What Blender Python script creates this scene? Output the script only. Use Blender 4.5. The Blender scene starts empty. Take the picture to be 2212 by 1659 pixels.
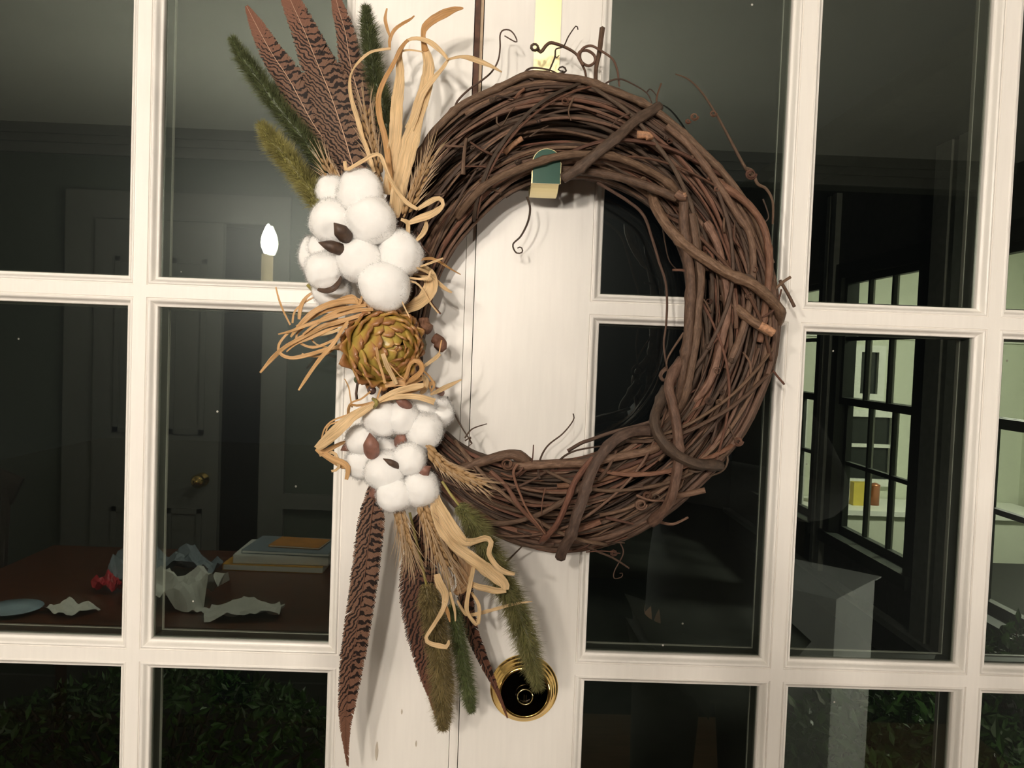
import bpy, math, random
from mathutils import Vector, Matrix, noise

random.seed(7)
S = bpy.context.scene
COL = S.collection
PI = math.pi

# ------------------------------------------------------------------ camera
F_PX, CX, CY, DIST = 1791.0, 1106.0, 829.5, 0.75
ROLL, PITCH, YAW = 0.03748, -0.03920, 0.01758
CAM = Vector((0.0, -DIST, 1.53))
_cr, _sr, _cp, _sp, _cy, _sy = (math.cos(ROLL), math.sin(ROLL), math.cos(PITCH), math.sin(PITCH), math.cos(YAW), math.sin(YAW))
FWD = Vector((_sy*_cp, _cy*_cp, _sp))
_r0 = Vector((_cy, -_sy, 0)); _u0 = _r0.cross(FWD)
RGT = _cr*_r0 + _sr*_u0
UPV = -_sr*_r0 + _cr*_u0
cd = bpy.data.cameras.new('camera'); co = bpy.data.objects.new('camera', cd); COL.objects.link(co)
co.matrix_world = Matrix(((RGT.x, UPV.x, -FWD.x, CAM.x), (RGT.y, UPV.y, -FWD.y, CAM.y), (RGT.z, UPV.z, -FWD.z, CAM.z), (0, 0, 0, 1)))
cd.sensor_fit = 'HORIZONTAL'; cd.sensor_width = 36.0; cd.lens = F_PX/2212*36.0; cd.clip_start = 0.01; cd.clip_end = 100
S.camera = co

# ------------------------------------------------------------------ world, exposure
W = bpy.data.worlds.new('night'); S.world = W; W.use_nodes = True
W.node_tree.nodes['Background'].inputs[0].default_value = (0.010, 0.013, 0.016, 1)
W.node_tree.nodes['Background'].inputs[1].default_value = 0.25
S.view_settings.view_transform = 'Standard'; S.view_settings.look = 'None'
S.view_settings.gamma = 1.0; S.view_settings.use_curve_mapping = False
S.view_settings.exposure = 0.05
BULB_POWER = 910.0          # emission strength of each candle bulb of the chandelier
TABLE_FILL_POWER = 8.0            # shade of the added table fill lamp, unseen at the left
FLOOR_FILL_POWER = 36.0      # shade of the added standing fill lamp, unseen at the right
YARD_FILL_POWER = 180.0            # added fill lantern on the outside wall, unseen at the right
KITCHEN_POWER = 350.0        # lamp in the wing across the yard
S.cycles.max_bounces = 8; S.cycles.diffuse_bounces = 4; S.cycles.glossy_bounces = 4
S.cycles.transparent_max_bounces = 24
S.cycles.caustics_reflective = False; S.cycles.caustics_refractive = False
S.cycles.sample_clamp_indirect = 6.0

def ray(px, py):
    return ((px-CX)*RGT - (py-CY)*UPV)/F_PX + FWD
def U(px, py, d=0.0):
    """world point seen at a pixel of the photograph, d metres in front of the door face"""
    v = ray(px, py); return CAM + v*((DIST-d)/v.y)
def pm(px, d):
    """length in metres of px pixels at depth d"""
    return px*(DIST-d)/F_PX

# ------------------------------------------------------------------ object helpers
def tag(o, label=None, cat=None, group=None, kind=None):
    if label: o['label'] = label
    if cat: o['category'] = cat
    if group: o['group'] = group
    if kind: o['kind'] = kind
    return o
def root(name, loc, label=None, cat=None, group=None, kind=None):
    o = bpy.data.objects.new(name, None); COL.objects.link(o); o.location = loc
    o.empty_display_size = 0.02
    return tag(o, label, cat, group, kind)
def wloc(o):
    v = Vector((0, 0, 0))
    while o is not None:
        if o.type == 'EMPTY': return Vector(o.location)
        o = o.parent
    return v
def adopt(o, parent):
    if parent is not None:
        o.parent = parent
        r = parent
        while r.parent is not None: r = r.parent
        base = Vector(r.location) if r.type == 'EMPTY' else Vector((0, 0, 0))
        o.matrix_parent_inverse = Matrix.Translation(-base) if parent is r else Matrix.Identity(4)
    return o

class MB:
    def __init__(s): s.v = []; s.f = []; s.uv = []
    def add(s, verts, faces, uvs=None):
        n = len(s.v); s.v += [tuple(p) for p in verts]
        s.f += [tuple(i+n for i in fc) for fc in faces]
        s.uv += list(uvs) if uvs else [(0.0, 0.0)]*len(verts)
    def box(s, x0, x1, y0, y1, z0, z1):
        v = [(x, y, z) for x in (x0, x1) for y in (y0, y1) for z in (z0, z1)]
        s.add(v, [(0, 1, 3, 2), (4, 6, 7, 5), (0, 4, 5, 1), (2, 3, 7, 6), (0, 2, 6, 4), (1, 5, 7, 3)],
              [(p[0]+p[1], p[2]) for p in v])
    def tube(s, pts, rad, sides=6, taper_end=False):
        n = len(pts); V = []; Fc = []; UVs = []
        T = (pts[1]-pts[0]).normalized()
        N = T.orthogonal().normalized(); ln = 0.0
        for i, p in enumerate(pts):
            if i > 0:
                ln += (p-pts[i-1]).length
                T2 = (pts[min(i+1, n-1)]-pts[i-1])
                if T2.length > 1e-9: T = T2.normalized()
                N = N - N.dot(T)*T
                N = N.normalized() if N.length > 1e-6 else T.orthogonal().normalized()
            B = T.cross(N); r = rad[i] if isinstance(rad, (list, tuple)) else rad
            for k in range(sides+1):
                a = 2*PI*k/sides
                V.append(p+(N*math.cos(a)+B*math.sin(a))*r); UVs.append((k/sides, ln*100))
        for i in range(n-1):
            for k in range(sides):
                a = i*(sides+1)+k
                Fc.append((a, a+1, a+sides+2, a+sides+1))
        Fc.append(tuple(range(sides-1, -1, -1))); b = (n-1)*(sides+1); Fc.append(tuple(b+k for k in range(sides)))
        s.add(V, Fc, UVs)
    def ribbon(s, pts, wid, roll=None, fold=0.0, th=0.0003, ref=Vector((0, -1, 0))):
        n = len(pts); V = []; UVs = []; Fc = []; ln = 0; prevB = None; NC = 5
        for i, p in enumerate(pts):
            T = (pts[min(i+1, n-1)]-pts[max(i-1, 0)])
            T = T.normalized() if T.length > 1e-9 else Vector((0, 0, 1))
            Nn = ref - ref.dot(T)*T
            Nn = Nn.normalized() if Nn.length > 1e-4 else T.orthogonal().normalized()
            B = T.cross(Nn)
            if prevB is not None and B.dot(prevB) < 0: B = -B
            prevB = B
            a = roll[i] if roll else 0.0
            Wd = B*math.cos(a)+Nn*math.sin(a); Nw = Nn*math.cos(a)-B*math.sin(a)
            if i: ln += (p-pts[i-1]).length
            for sgn in (1, -1):
                for c in range(NC):
                    t = -1+2*c/(NC-1)
                    V.append(p+Wd*(t*wid[i]/2)+Nw*(fold*wid[i]*(t*t-0.4))+Nw*(sgn*th*0.5)); UVs.append(((t+1)/2*wid[i]*100, ln*100))
        for i in range(n-1):
            a = i*2*NC; b = a+2*NC
            for c in range(NC-1):
                Fc.append((a+c, a+c+1, b+c+1, b+c)); Fc.append((a+NC+c+1, a+NC+c, b+NC+c, b+NC+c+1))
            Fc.append((a+NC, a, b, b+NC)); Fc.append((a+NC-1, a+2*NC-1, b+2*NC-1, b+NC-1))
        s.add(V, Fc, UVs)
    def lathe(s, o, ax, prof, sides=24, xdir=None):
        """prof: (radius, along-axis) pairs"""
        ax = ax.normalized(); X = (xdir or ax.orthogonal()).normalized(); Y = ax.cross(X)
        V = []; Fc = []; UVs = []
        for (r, h) in prof:
            for k in range(sides):
                a = 2*PI*k/sides
                V.append(o+ax*h+(X*math.cos(a)+Y*math.sin(a))*max(r, 1e-5)); UVs.append((k/sides, h*100))
        for i in range(len(prof)-1):
            for k in range(sides):
                k2 = (k+1) % sides
                Fc.append((i*sides+k, i*sides+k2, (i+1)*sides+k2, (i+1)*sides+k))
        s.add(V, Fc, UVs)
    def mesh(s, name, mat, smooth=True):
        me = bpy.data.meshes.new(name); me.from_pydata(s.v, [], s.f)
        uvl = me.uv_layers.new(name='UVMap')
        idx = [0]*len(me.loops); me.loops.foreach_get('vertex_index', idx)
        flat = []
        for i in idx: flat += s.uv[i]
        uvl.data.foreach_set('uv', flat)
        if smooth: me.polygons.foreach_set('use_smooth', [True]*len(me.polygons))
        me.materials.append(mat); me.update()
        return me
    def build(s, name, mat, parent=None, smooth=True, **kw):
        o = bpy.data.objects.new(name, s.mesh(name, mat, smooth)); COL.objects.link(o)
        adopt(o, parent); return tag(o, **kw)

def catmull(P, n):
    """P: list of tuples (any dimension); n samples"""
    P = [tuple(float(c) for c in p) for p in P]
    m = len(P); out = []
    if m == 2:
        return [tuple(a+(b-a)*i/(n-1) for a, b in zip(P[0], P[1])) for i in range(n)]
    # parametrise by length in the first two coordinates
    L = [0.0]
    for i in range(1, m): L.append(L[-1]+max(1e-6, math.dist(P[i][:2], P[i-1][:2])))
    for k in range(n):
        s = L[-1]*k/(n-1); i = 0
        while i < m-2 and s > L[i+1]: i += 1
        t = (s-L[i])/(L[i+1]-L[i])
        p0 = P[max(i-1, 0)]; p1 = P[i]; p2 = P[i+1]; p3 = P[min(i+2, m-1)]
        out.append(tuple(0.5*((2*b)+(-a+c)*t+(2*a-5*b+4*c-d)*t*t+(-a+3*b-3*c+d)*t**3) for a, b, c, d in zip(p0, p1, p2, p3)))
    return out
def lerp(a, b, t): return a+(b-a)*t
def prof(vals, t):
    """piecewise linear profile over 0..1"""
    x = max(0, min(1, t))*(len(vals)-1); i = min(int(x), len(vals)-2); return lerp(vals[i], vals[i+1], x-i)
def nz(x, seed): return noise.noise(Vector((x, seed*7.31, seed*1.7)))

# ------------------------------------------------------------------ materials
def new_mat(name):
    m = bpy.data.materials.new(name); m.use_nodes = True
    nt = m.node_tree; return m, nt, nt.nodes['Principled BSDF']
def N(nt, t, **kw):
    n = nt.nodes.new(t)
    for k, v in kw.items(): setattr(n, k, v)
    return n
def ramp(nt, stops, interp='LINEAR'):
    r = N(nt, 'ShaderNodeValToRGB'); r.color_ramp.interpolation = interp
    e = r.color_ramp.elements
    while len(e) > 1: e.remove(e[-1])
    e[0].position = stops[0][0]; e[0].color = (*stops[0][1], 1)
    for p, c in stops[1:]:
        x = e.new(p); x.color = (*c, 1)
    return r
def plain(name, col, rough=0.6, metal=0.0, var=0.12, scale=30.0, bump=0.0, coords='Object', stretch=(1, 1, 1), spec=0.5, obj_var=0.0, sss=0.0):
    m, nt, b = new_mat(name)
    tc = N(nt, 'ShaderNodeTexCoord'); mp = N(nt, 'ShaderNodeMapping'); mp.inputs['Scale'].default_value = stretch
    nt.links.new(tc.outputs[coords], mp.inputs[0])
    nx = N(nt, 'ShaderNodeTexNoise'); nx.inputs['Scale'].default_value = scale; nx.inputs['Detail'].default_value = 4
    nt.links.new(mp.outputs[0], nx.inputs['Vector'])
    lo = tuple(c*(1-var) for c in col); hi = tuple(min(1, c*(1+var)) for c in col)
    r = ramp(nt, [(0.3, lo), (0.7, hi)]); nt.links.new(nx.outputs['Fac'], r.inputs[0])
    out = r.outputs[0]
    if obj_var:
        oi = N(nt, 'ShaderNodeObjectInfo'); mr = N(nt, 'ShaderNodeMapRange')
        mr.inputs['To Min'].default_value = 1-obj_var; mr.inputs['To Max'].default_value = 1+obj_var
        nt.links.new(oi.outputs['Random'], mr.inputs[0])
        hs = N(nt, 'ShaderNodeHueSaturation'); nt.links.new(out, hs.inputs['Color']); nt.links.new(mr.outputs[0], hs.inputs['Value'])
        out = hs.outputs[0]
    nt.links.new(out, b.inputs['Base Color'])
    b.inputs['Roughness'].default_value = rough; b.inputs['Metallic'].default_value = metal
    b.inputs['Specular IOR Level'].default_value = spec
    if sss:
        b.inputs['Subsurface Weight'].default_value = sss; b.inputs['Subsurface Radius'].default_value = (0.006, 0.005, 0.004); b.inputs['Subsurface Scale'].default_value = 1.0
    if bump:
        bn = N(nt, 'ShaderNodeBump'); bn.inputs['Strength'].default_value = bump; bn.inputs['Distance'].default_value = 0.001
        nt.links.new(nx.outputs['Fac'], bn.inputs['Height']); nt.links.new(bn.outputs[0], b.inputs['Normal'])
    return m

M = {}
M['paint'] = plain('white_gloss_paint', (0.80, 0.765, 0.715), 0.38, var=0.02, scale=18, bump=0.04, stretch=(14, 14, 1.2))
M['husk_tan_paint'] = plain('worn_tan_paint', (0.42, 0.30, 0.19), 0.5, var=0.15, scale=60)
M['drip'] = plain('yellowed_paint_drip', (0.50, 0.44, 0.36), 0.3, var=0.05)
M['weatherstrip'] = plain('brown_weatherstrip', (0.085, 0.035, 0.018), 0.7, var=0.35, scale=120)
M['spacer'] = plain('grey_spacer', (0.16, 0.165, 0.145), 0.5, var=0.15)
M['alu'] = plain('dull_aluminium', (0.88, 0.88, 0.82), 0.45, metal=0.0, var=0.05)
M['brass'] = plain('polished_brass', (0.80, 0.56, 0.20), 0.10, metal=1.0, var=0.03, scale=8)
M['strap_brass'] = plain('pale_satin_brass', (0.93, 0.82, 0.48), 0.42, metal=1.0, var=0.02, scale=8)
M['pale_brass'] = plain('pale_polished_brass', (0.92, 0.80, 0.46), 0.16, metal=1.0, var=0.02, scale=8)
M['dark_reflection'] = plain('brass_dark_reflection', (0.030, 0.024, 0.018), 0.10, metal=1.0, var=0.03)  # dark mirrored room put into the colour of the lock face
M['green_reflection'] = plain('green_reflection_metal', (0.032, 0.085, 0.062), 0.16, var=0.05)  # green wall reflection put into the colour of the hook face
M['ceiling'] = plain('ceiling_paint', (0.41, 0.405, 0.38), 0.8, var=0.02)
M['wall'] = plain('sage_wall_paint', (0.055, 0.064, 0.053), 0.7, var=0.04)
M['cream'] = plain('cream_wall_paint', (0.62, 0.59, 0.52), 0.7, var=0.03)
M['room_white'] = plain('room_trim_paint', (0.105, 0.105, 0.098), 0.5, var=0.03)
M['floor'] = plain('wood_floor', (0.10, 0.06, 0.035), 0.35, var=0.3, scale=6, stretch=(1, 8, 1))
M['dark_wood'] = plain('dark_wood', (0.025, 0.016, 0.012), 0.35, var=0.3, scale=10, stretch=(8, 1, 1))
M['table_wood'] = plain('mahogany', (0.10, 0.032, 0.016), 0.3, var=0.3, scale=8, stretch=(1, 8, 1))
M['black'] = plain('black_cloth', (0.012, 0.012, 0.013), 0.85, var=0.2)
M['grey_cloth'] = plain('charcoal_cloth', (0.045, 0.047, 0.055), 0.9, var=0.2)
M['skin'] = plain('skin', (0.42, 0.25, 0.18), 0.5, var=0.06)
M['hair'] = plain('brown_hair', (0.05, 0.03, 0.018), 0.5, var=0.3, scale=80)
M['candle'] = plain('ivory_candle_sleeve', (0.72, 0.56, 0.36), 0.5, var=0.06)
M['paper'] = plain('white_paper', (0.72, 0.73, 0.70), 0.7, var=0.05)
M['blue_plate'] = plain('pale_blue_china', (0.38, 0.50, 0.60), 0.25, var=0.05)
M['red'] = plain('red_plastic', (0.60, 0.03, 0.05), 0.3, var=0.1)
M['yellow'] = plain('yellow_book_cloth', (0.62, 0.34, 0.06), 0.5, var=0.08)
M['blue_grey'] = plain('slate_book_cloth', (0.22, 0.27, 0.32), 0.5, var=0.08)
M['orange'] = plain('orange_print', (0.55, 0.24, 0.06), 0.5, var=0.2)
M['carton'] = plain('white_carton', (0.38, 0.395, 0.41), 0.6, var=0.04)
M['night_paint'] = plain('dark_green_sash_paint', (0.030, 0.036, 0.029), 0.45, var=0.1)
M['siding'] = plain('dark_siding', (0.10, 0.105, 0.095), 0.7, var=0.15)
M['grey_trim'] = plain('grey_exterior_trim', (0.50, 0.50, 0.46), 0.6, var=0.1)
M['ledge'] = plain('pale_ledge', (0.34, 0.35, 0.33), 0.6, var=0.15)
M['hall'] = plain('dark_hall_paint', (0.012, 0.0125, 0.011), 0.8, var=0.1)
M['ground'] = plain('dark_soil', (0.012, 0.014, 0.010), 0.95, var=0.4, scale=12)
M['kitchen_wall'] = plain('pale_green_kitchen_wall', (0.66, 0.69, 0.565), 0.7, var=0.03)
M['kitchen_white'] = plain('kitchen_white_paint', (0.80, 0.82, 0.74), 0.5, var=0.03)
M['night_pane'] = plain('night_window_pane', (0.02, 0.024, 0.022), 0.1, var=0.1)
M['yellow_box'] = plain('yellow_box_print', (0.62, 0.50, 0.08), 0.5, var=0.08)
M['copper'] = plain('copper_pot', (0.5, 0.2, 0.1), 0.35, metal=0.6, var=0.1)

def glass_mat(name, specks=True, tint=(0.68, 0.695, 0.67), coat=3.2, inner=0.25):
    """coated window glass: coat multiplies the mirror of the outer faces, inner that of the faces seen from within"""
    m, nt, b = new_mat(name); nt.nodes.remove(b)
    out = nt.nodes['Material Output']
    tr = N(nt, 'ShaderNodeBsdfTransparent'); tr.inputs[0].default_value = (*tint, 1)
    g1 = N(nt, 'ShaderNodeBsdfGlossy'); g1.inputs['Roughness'].default_value = 0.0; g1.inputs[0].default_value = (0.88, 1.0, 0.885, 1)
    g2 = N(nt, 'ShaderNodeBsdfGlossy'); g2.inputs['Roughness'].default_value = 0.27; g2.inputs[0].default_value = (0.90, 1.0, 0.95, 1)
    gm = N(nt, 'ShaderNodeMixShader'); gm.inputs[0].default_value = 0.08
    nt.links.new(g1.outputs[0], gm.inputs[1]); nt.links.new(g2.outputs[0], gm.inputs[2])
    ge = N(nt, 'ShaderNodeNewGeometry')
    io = N(nt, 'ShaderNodeMapRange'); io.inputs['To Min'].default_value = 1.5; io.inputs['To Max'].default_value = 1/1.5
    nt.links.new(ge.outputs['Backfacing'], io.inputs[0])
    fr = N(nt, 'ShaderNodeFresnel'); nt.links.new(io.outputs[0], fr.inputs['IOR'])
    ck = N(nt, 'ShaderNodeMapRange'); ck.inputs['To Min'].default_value = coat; ck.inputs['To Max'].default_value = inner
    nt.links.new(ge.outputs['Backfacing'], ck.inputs[0])
    fm = N(nt, 'ShaderNodeMath', operation='MULTIPLY', use_clamp=True); nt.links.new(fr.outputs[0], fm.inputs[0]); nt.links.new(ck.outputs[0], fm.inputs[1])
    mx = N(nt, 'ShaderNodeMixShader'); nt.links.new(fm.outputs[0], mx.inputs[0])
    nt.links.new(tr.outputs[0], mx.inputs[1]); nt.links.new(gm.outputs[0], mx.inputs[2])
    last = mx
    if specks:
        tc = N(nt, 'ShaderNodeTexCoord'); vo = N(nt, 'ShaderNodeTexVoronoi'); vo.inputs['Scale'].default_value = 55
        nt.links.new(tc.outputs['Object'], vo.inputs['Vector'])
        a = N(nt, 'ShaderNodeMath', operation='LESS_THAN'); a.inputs[1].default_value = 0.055
        nt.links.new(vo.outputs['Distance'], a.inputs[0])
        sp = N(nt, 'ShaderNodeSeparateColor'); nt.links.new(vo.outputs['Color'], sp.inputs[0])
        c = N(nt, 'ShaderNodeMath', operation='GREATER_THAN'); c.inputs[1].default_value = 0.945
        nt.links.new(sp.outputs[0], c.inputs[0])
        d = N(nt, 'ShaderNodeMath', operation='MULTIPLY'); nt.links.new(a.outputs[0], d.inputs[0]); nt.links.new(c.outputs[0], d.inputs[1])
        df = N(nt, 'ShaderNodeBsdfDiffuse'); df.inputs[0].default_value = (0.40, 0.39, 0.35, 1)
        m2 = N(nt, 'ShaderNodeMixShader'); nt.links.new(d.outputs[0], m2.inputs[0])
        nt.links.new(mx.outputs[0], m2.inputs[1]); nt.links.new(df.outputs[0], m2.inputs[2]); last = m2
    nt.links.new(last.outputs[0], out.inputs[0])
    return m
M['glass'] = glass_mat('speckled_window_glass')
M['glass_back'] = glass_mat('clear_window_glass', specks=False, tint=(0.975, 0.98, 0.965), coat=0.6, inner=0.3)

def emit(name, col, strength):
    m, nt, b = new_mat(name)
    b.inputs['Base Color'].default_value = (*col, 1)
    b.inputs['Emission Color'].default_value = (*col, 1); b.inputs['Emission Strength'].default_value = strength
    return m
M['bulb'] = emit('lit_candle_bulb', (1.0, 0.905, 0.79), BULB_POWER)

def bark(name, dark, mid, light):
    m, nt, b = new_mat(name)
    tc = N(nt, 'ShaderNodeTexCoord'); mp = N(nt, 'ShaderNodeMapping'); mp.inputs['Scale'].default_value = (8.0, 0.85, 1)
    oi = N(nt, 'ShaderNodeObjectInfo'); cb = N(nt, 'ShaderNodeCombineXYZ')
    ml = N(nt, 'ShaderNodeMath', operation='MULTIPLY'); ml.inputs[1].default_value = 40
    nt.links.new(oi.outputs['Random'], ml.inputs[0]); nt.links.new(ml.outputs[0], cb.inputs[2]); nt.links.new(ml.outputs[0], cb.inputs[1])
    nt.links.new(cb.outputs[0], mp.inputs['Location'])
    nt.links.new(tc.outputs['UV'], mp.inputs[0])
    n1 = N(nt, 'ShaderNodeTexNoise'); n1.inputs['Scale'].default_value = 1.6; n1.inputs['Detail'].default_value = 6; n1.inputs['Roughness'].default_value = 0.65
    nt.links.new(mp.outputs[0], n1.inputs['Vector'])
    r = ramp(nt, [(0.25, dark), (0.5, mid), (0.78, light)]); nt.links.new(n1.outputs['Fac'], r.inputs[0])
    hs = N(nt, 'ShaderNodeHueSaturation')
    mr = N(nt, 'ShaderNodeMapRange'); mr.inputs['To Min'].default_value = 0.62; mr.inputs['To Max'].default_value = 1.30
    nt.links.new(oi.outputs['Random'], mr.inputs[0]); nt.links.new(mr.outputs[0], hs.inputs['Value']); nt.links.new(r.outputs[0], hs.inputs['Color'])
    m2 = N(nt, 'ShaderNodeMath', operation='FRACT'); m3 = N(nt, 'ShaderNodeMath', operation='MULTIPLY'); m3.inputs[1].default_value = 13.7
    nt.links.new(oi.outputs['Random'], m3.inputs[0]); nt.links.new(m3.outputs[0], m2.inputs[0])
    m4 = N(nt, 'ShaderNodeMapRange'); m4.inputs['To Min'].default_value = 0.493; m4.inputs['To Max'].default_value = 0.508
    nt.links.new(m2.outputs[0], m4.inputs[0]); nt.links.new(m4.outputs[0], hs.inputs['Hue'])
    nt.links.new(hs.outputs[0], b.inputs['Base Color']); b.inputs['Roughness'].default_value = 0.62; b.inputs['Specular IOR Level'].default_value = 0.35
    bn = N(nt, 'ShaderNodeBump'); bn.inputs['Strength'].default_value = 0.85; bn.inputs['Distance'].default_value = 0.0009
    nt.links.new(n1.outputs['Fac'], bn.inputs['Height']); nt.links.new(bn.outputs[0], b.inputs['Normal'])
    return m
M['vine'] = bark('grapevine_bark', (0.050, 0.026, 0.016), (0.132, 0.074, 0.047), (0.250, 0.155, 0.105))
M['vine_dark'] = bark('dark_grapevine_bark', (0.032, 0.020, 0.014), (0.072, 0.044, 0.030), (0.135, 0.088, 0.062))
M['vine_red'] = bark('reddish_grapevine_bark', (0.065, 0.028, 0.017), (0.140, 0.064, 0.039), (0.23, 0.118, 0.074))
M['chip'] = plain('fresh_broken_wood', (0.34, 0.175, 0.095), 0.7, var=0.45, scale=500)

def husk(name, col, streak=0.25, rough=0.55, trans=0.25):
    m, nt, b = new_mat(name); out = nt.nodes['Material Output']
    tc = N(nt, 'ShaderNodeTexCoord'); mp = N(nt, 'ShaderNodeMapping'); mp.inputs['Scale'].default_value = (9, 0.35, 1)
    oi = N(nt, 'ShaderNodeObjectInfo'); ml = N(nt, 'ShaderNodeMath', operation='MULTIPLY'); ml.inputs[1].default_value = 31
    cb = N(nt, 'ShaderNodeCombineXYZ'); nt.links.new(oi.outputs['Random'], ml.inputs[0]); nt.links.new(ml.outputs[0], cb.inputs[0]); nt.links.new(cb.outputs[0], mp.inputs['Location'])
    nt.links.new(tc.outputs['UV'], mp.inputs[0])
    n1 = N(nt, 'ShaderNodeTexNoise'); n1.inputs['Scale'].default_value = 1.5; n1.inputs['Detail'].default_value = 5
    nt.links.new(mp.outputs[0], n1.inputs['Vector'])
    r = ramp(nt, [(0.25, tuple(c*(1-streak*1.5) for c in col)), (0.5, col), (0.75, tuple(min(1, c*(1+streak)) for c in col))])
    nt.links.new(n1.outputs['Fac'], r.inputs[0]); nt.links.new(r.outputs[0], b.inputs['Base Color'])
    b.inputs['Roughness'].default_value = rough; b.inputs['Specular IOR Level'].default_value = 0.35
    tl = N(nt, 'ShaderNodeBsdfTranslucent'); nt.links.new(r.outputs[0], tl.inputs[0])
    mx = N(nt, 'ShaderNodeMixShader'); mx.inputs[0].default_value = trans
    nt.links.new(b.outputs[0], mx.inputs[1]); nt.links.new(tl.outputs[0], mx.inputs[2]); nt.links.new(mx.outputs[0], out.inputs[0])
    bn = N(nt, 'ShaderNodeBump'); bn.inputs['Strength'].default_value = 0.35; bn.inputs['Distance'].default_value = 0.0006
    nt.links.new(n1.outputs['Fac'], bn.inputs['Height']); nt.links.new(bn.outputs[0], b.inputs['Normal'])
    return m
M['husk'] = husk('dry_corn_husk', (0.70, 0.50, 0.275))
M['husk_tan'] = husk('tan_corn_husk', (0.52, 0.29, 0.115))
M['husk_brown'] = husk('brown_corn_husk', (0.36, 0.21, 0.10), 0.35)
M['raffia'] = husk('raffia_straw', (0.58, 0.345, 0.155), 0.22, 0.5, 0.15)
M['wheat'] = husk('dry_wheat', (0.38, 0.235, 0.110), 0.3, 0.55, 0.1)
M['awn'] = husk('wheat_awn', (0.40, 0.27, 0.15), 0.25, 0.5, 0.2)
M['straw_stem'] = husk('straw_stem', (0.30, 0.25, 0.075), 0.25, 0.5, 0.05)

def cotton_mat():
    m, nt, b = new_mat('raw_cotton')
    tc = N(nt, 'ShaderNodeTexCoord'); n1 = N(nt, 'ShaderNodeTexNoise'); n1.inputs['Scale'].default_value = 140; n1.inputs['Detail'].default_value = 3; n1.inputs['Distortion'].default_value = 1.2
    nt.links.new(tc.outputs['Object'], n1.inputs['Vector'])
    r = ramp(nt, [(0.2, (0.765, 0.75, 0.73)), (0.8, (0.805, 0.79, 0.77))]); nt.links.new(n1.outputs['Fac'], r.inputs[0]); nt.links.new(r.outputs[0], b.inputs['Base Color'])
    b.inputs['Roughness'].default_value = 0.95; b.inputs['Specular IOR Level'].default_value = 0.1
    b.inputs['Subsurface Weight'].default_value = 0.2; b.inputs['Subsurface Radius'].default_value = (0.005, 0.0045, 0.004); b.inputs['Subsurface Scale'].default_value = 1.0
    b.inputs['Sheen Weight'].default_value = 0.3
    bn = N(nt, 'ShaderNodeBump'); bn.inputs['Strength'].default_value = 0.12; bn.inputs['Distance'].default_value = 0.001
    nt.links.new(n1.outputs['Fac'], bn.inputs['Height']); nt.links.new(bn.outputs[0], b.inputs['Normal'])
    return m
M['cotton'] = cotton_mat()
def fuzz_mat(name, col, transp=0.35, trl=0.5):
    m, nt, b = new_mat(name); nt.nodes.remove(b); out = nt.nodes['Material Output']
    tc = N(nt, 'ShaderNodeTexCoord'); n1 = N(nt, 'ShaderNodeTexNoise'); n1.inputs['Scale'].default_value = 90
    nt.links.new(tc.outputs['Object'], n1.inputs['Vector'])
    r = ramp(nt, [(0.3, tuple(c*0.65 for c in col)), (0.7, tuple(min(1, c*1.3) for c in col))]); nt.links.new(n1.outputs['Fac'], r.inputs[0])
    d = N(nt, 'ShaderNodeBsdfDiffuse'); t = N(nt, 'ShaderNodeBsdfTranslucent'); nt.links.new(r.outputs[0], d.inputs[0]); nt.links.new(r.outputs[0], t.inputs[0])
    m1 = N(nt, 'ShaderNodeMixShader'); m1.inputs[0].default_value = trl; nt.links.new(d.outputs[0], m1.inputs[1]); nt.links.new(t.outputs[0], m1.inputs[2])
    tr = N(nt, 'ShaderNodeBsdfTransparent'); m2 = N(nt, 'ShaderNodeMixShader'); m2.inputs[0].default_value = transp
    nt.links.new(m1.outputs[0], m2.inputs[1]); nt.links.new(tr.outputs[0], m2.inputs[2]); nt.links.new(m2.outputs[0], out.inputs[0])
    return m
M['cotton_fuzz'] = fuzz_mat('cotton_fibre', (0.86, 0.845, 0.82), 0.3)
M['bract_dark'] = plain('dark_cotton_bur', (0.060, 0.033, 0.020), 0.6, var=0.4, scale=200, bump=0.4)
M['bract_pink'] = plain('pinkish_cotton_bur', (0.21, 0.095, 0.068), 0.55, var=0.3, scale=160, bump=0.4)
M['bract_rim'] = plain('bur_rim', (0.07, 0.028, 0.018), 0.6, var=0.3, scale=160)

FOX = {}
for k, c1, c2 in (('dark', (0.060, 0.078, 0.026), (0.12, 0.135, 0.065)), ('olive', (0.20, 0.185, 0.045), (0.33, 0.30, 0.12)),
                  ('brown', (0.15, 0.115, 0.040), (0.26, 0.205, 0.10)), ('green', (0.075, 0.105, 0.028), (0.16, 0.18, 0.085)), ('moss', (0.12, 0.125, 0.036), (0.235, 0.22, 0.10))):
    FOX[k] = (plain('foxtail_seed_'+k, c1, 0.45, var=0.6, scale=420), fuzz_mat('foxtail_bristle_'+k, c2, 0.06, 0.35))

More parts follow.
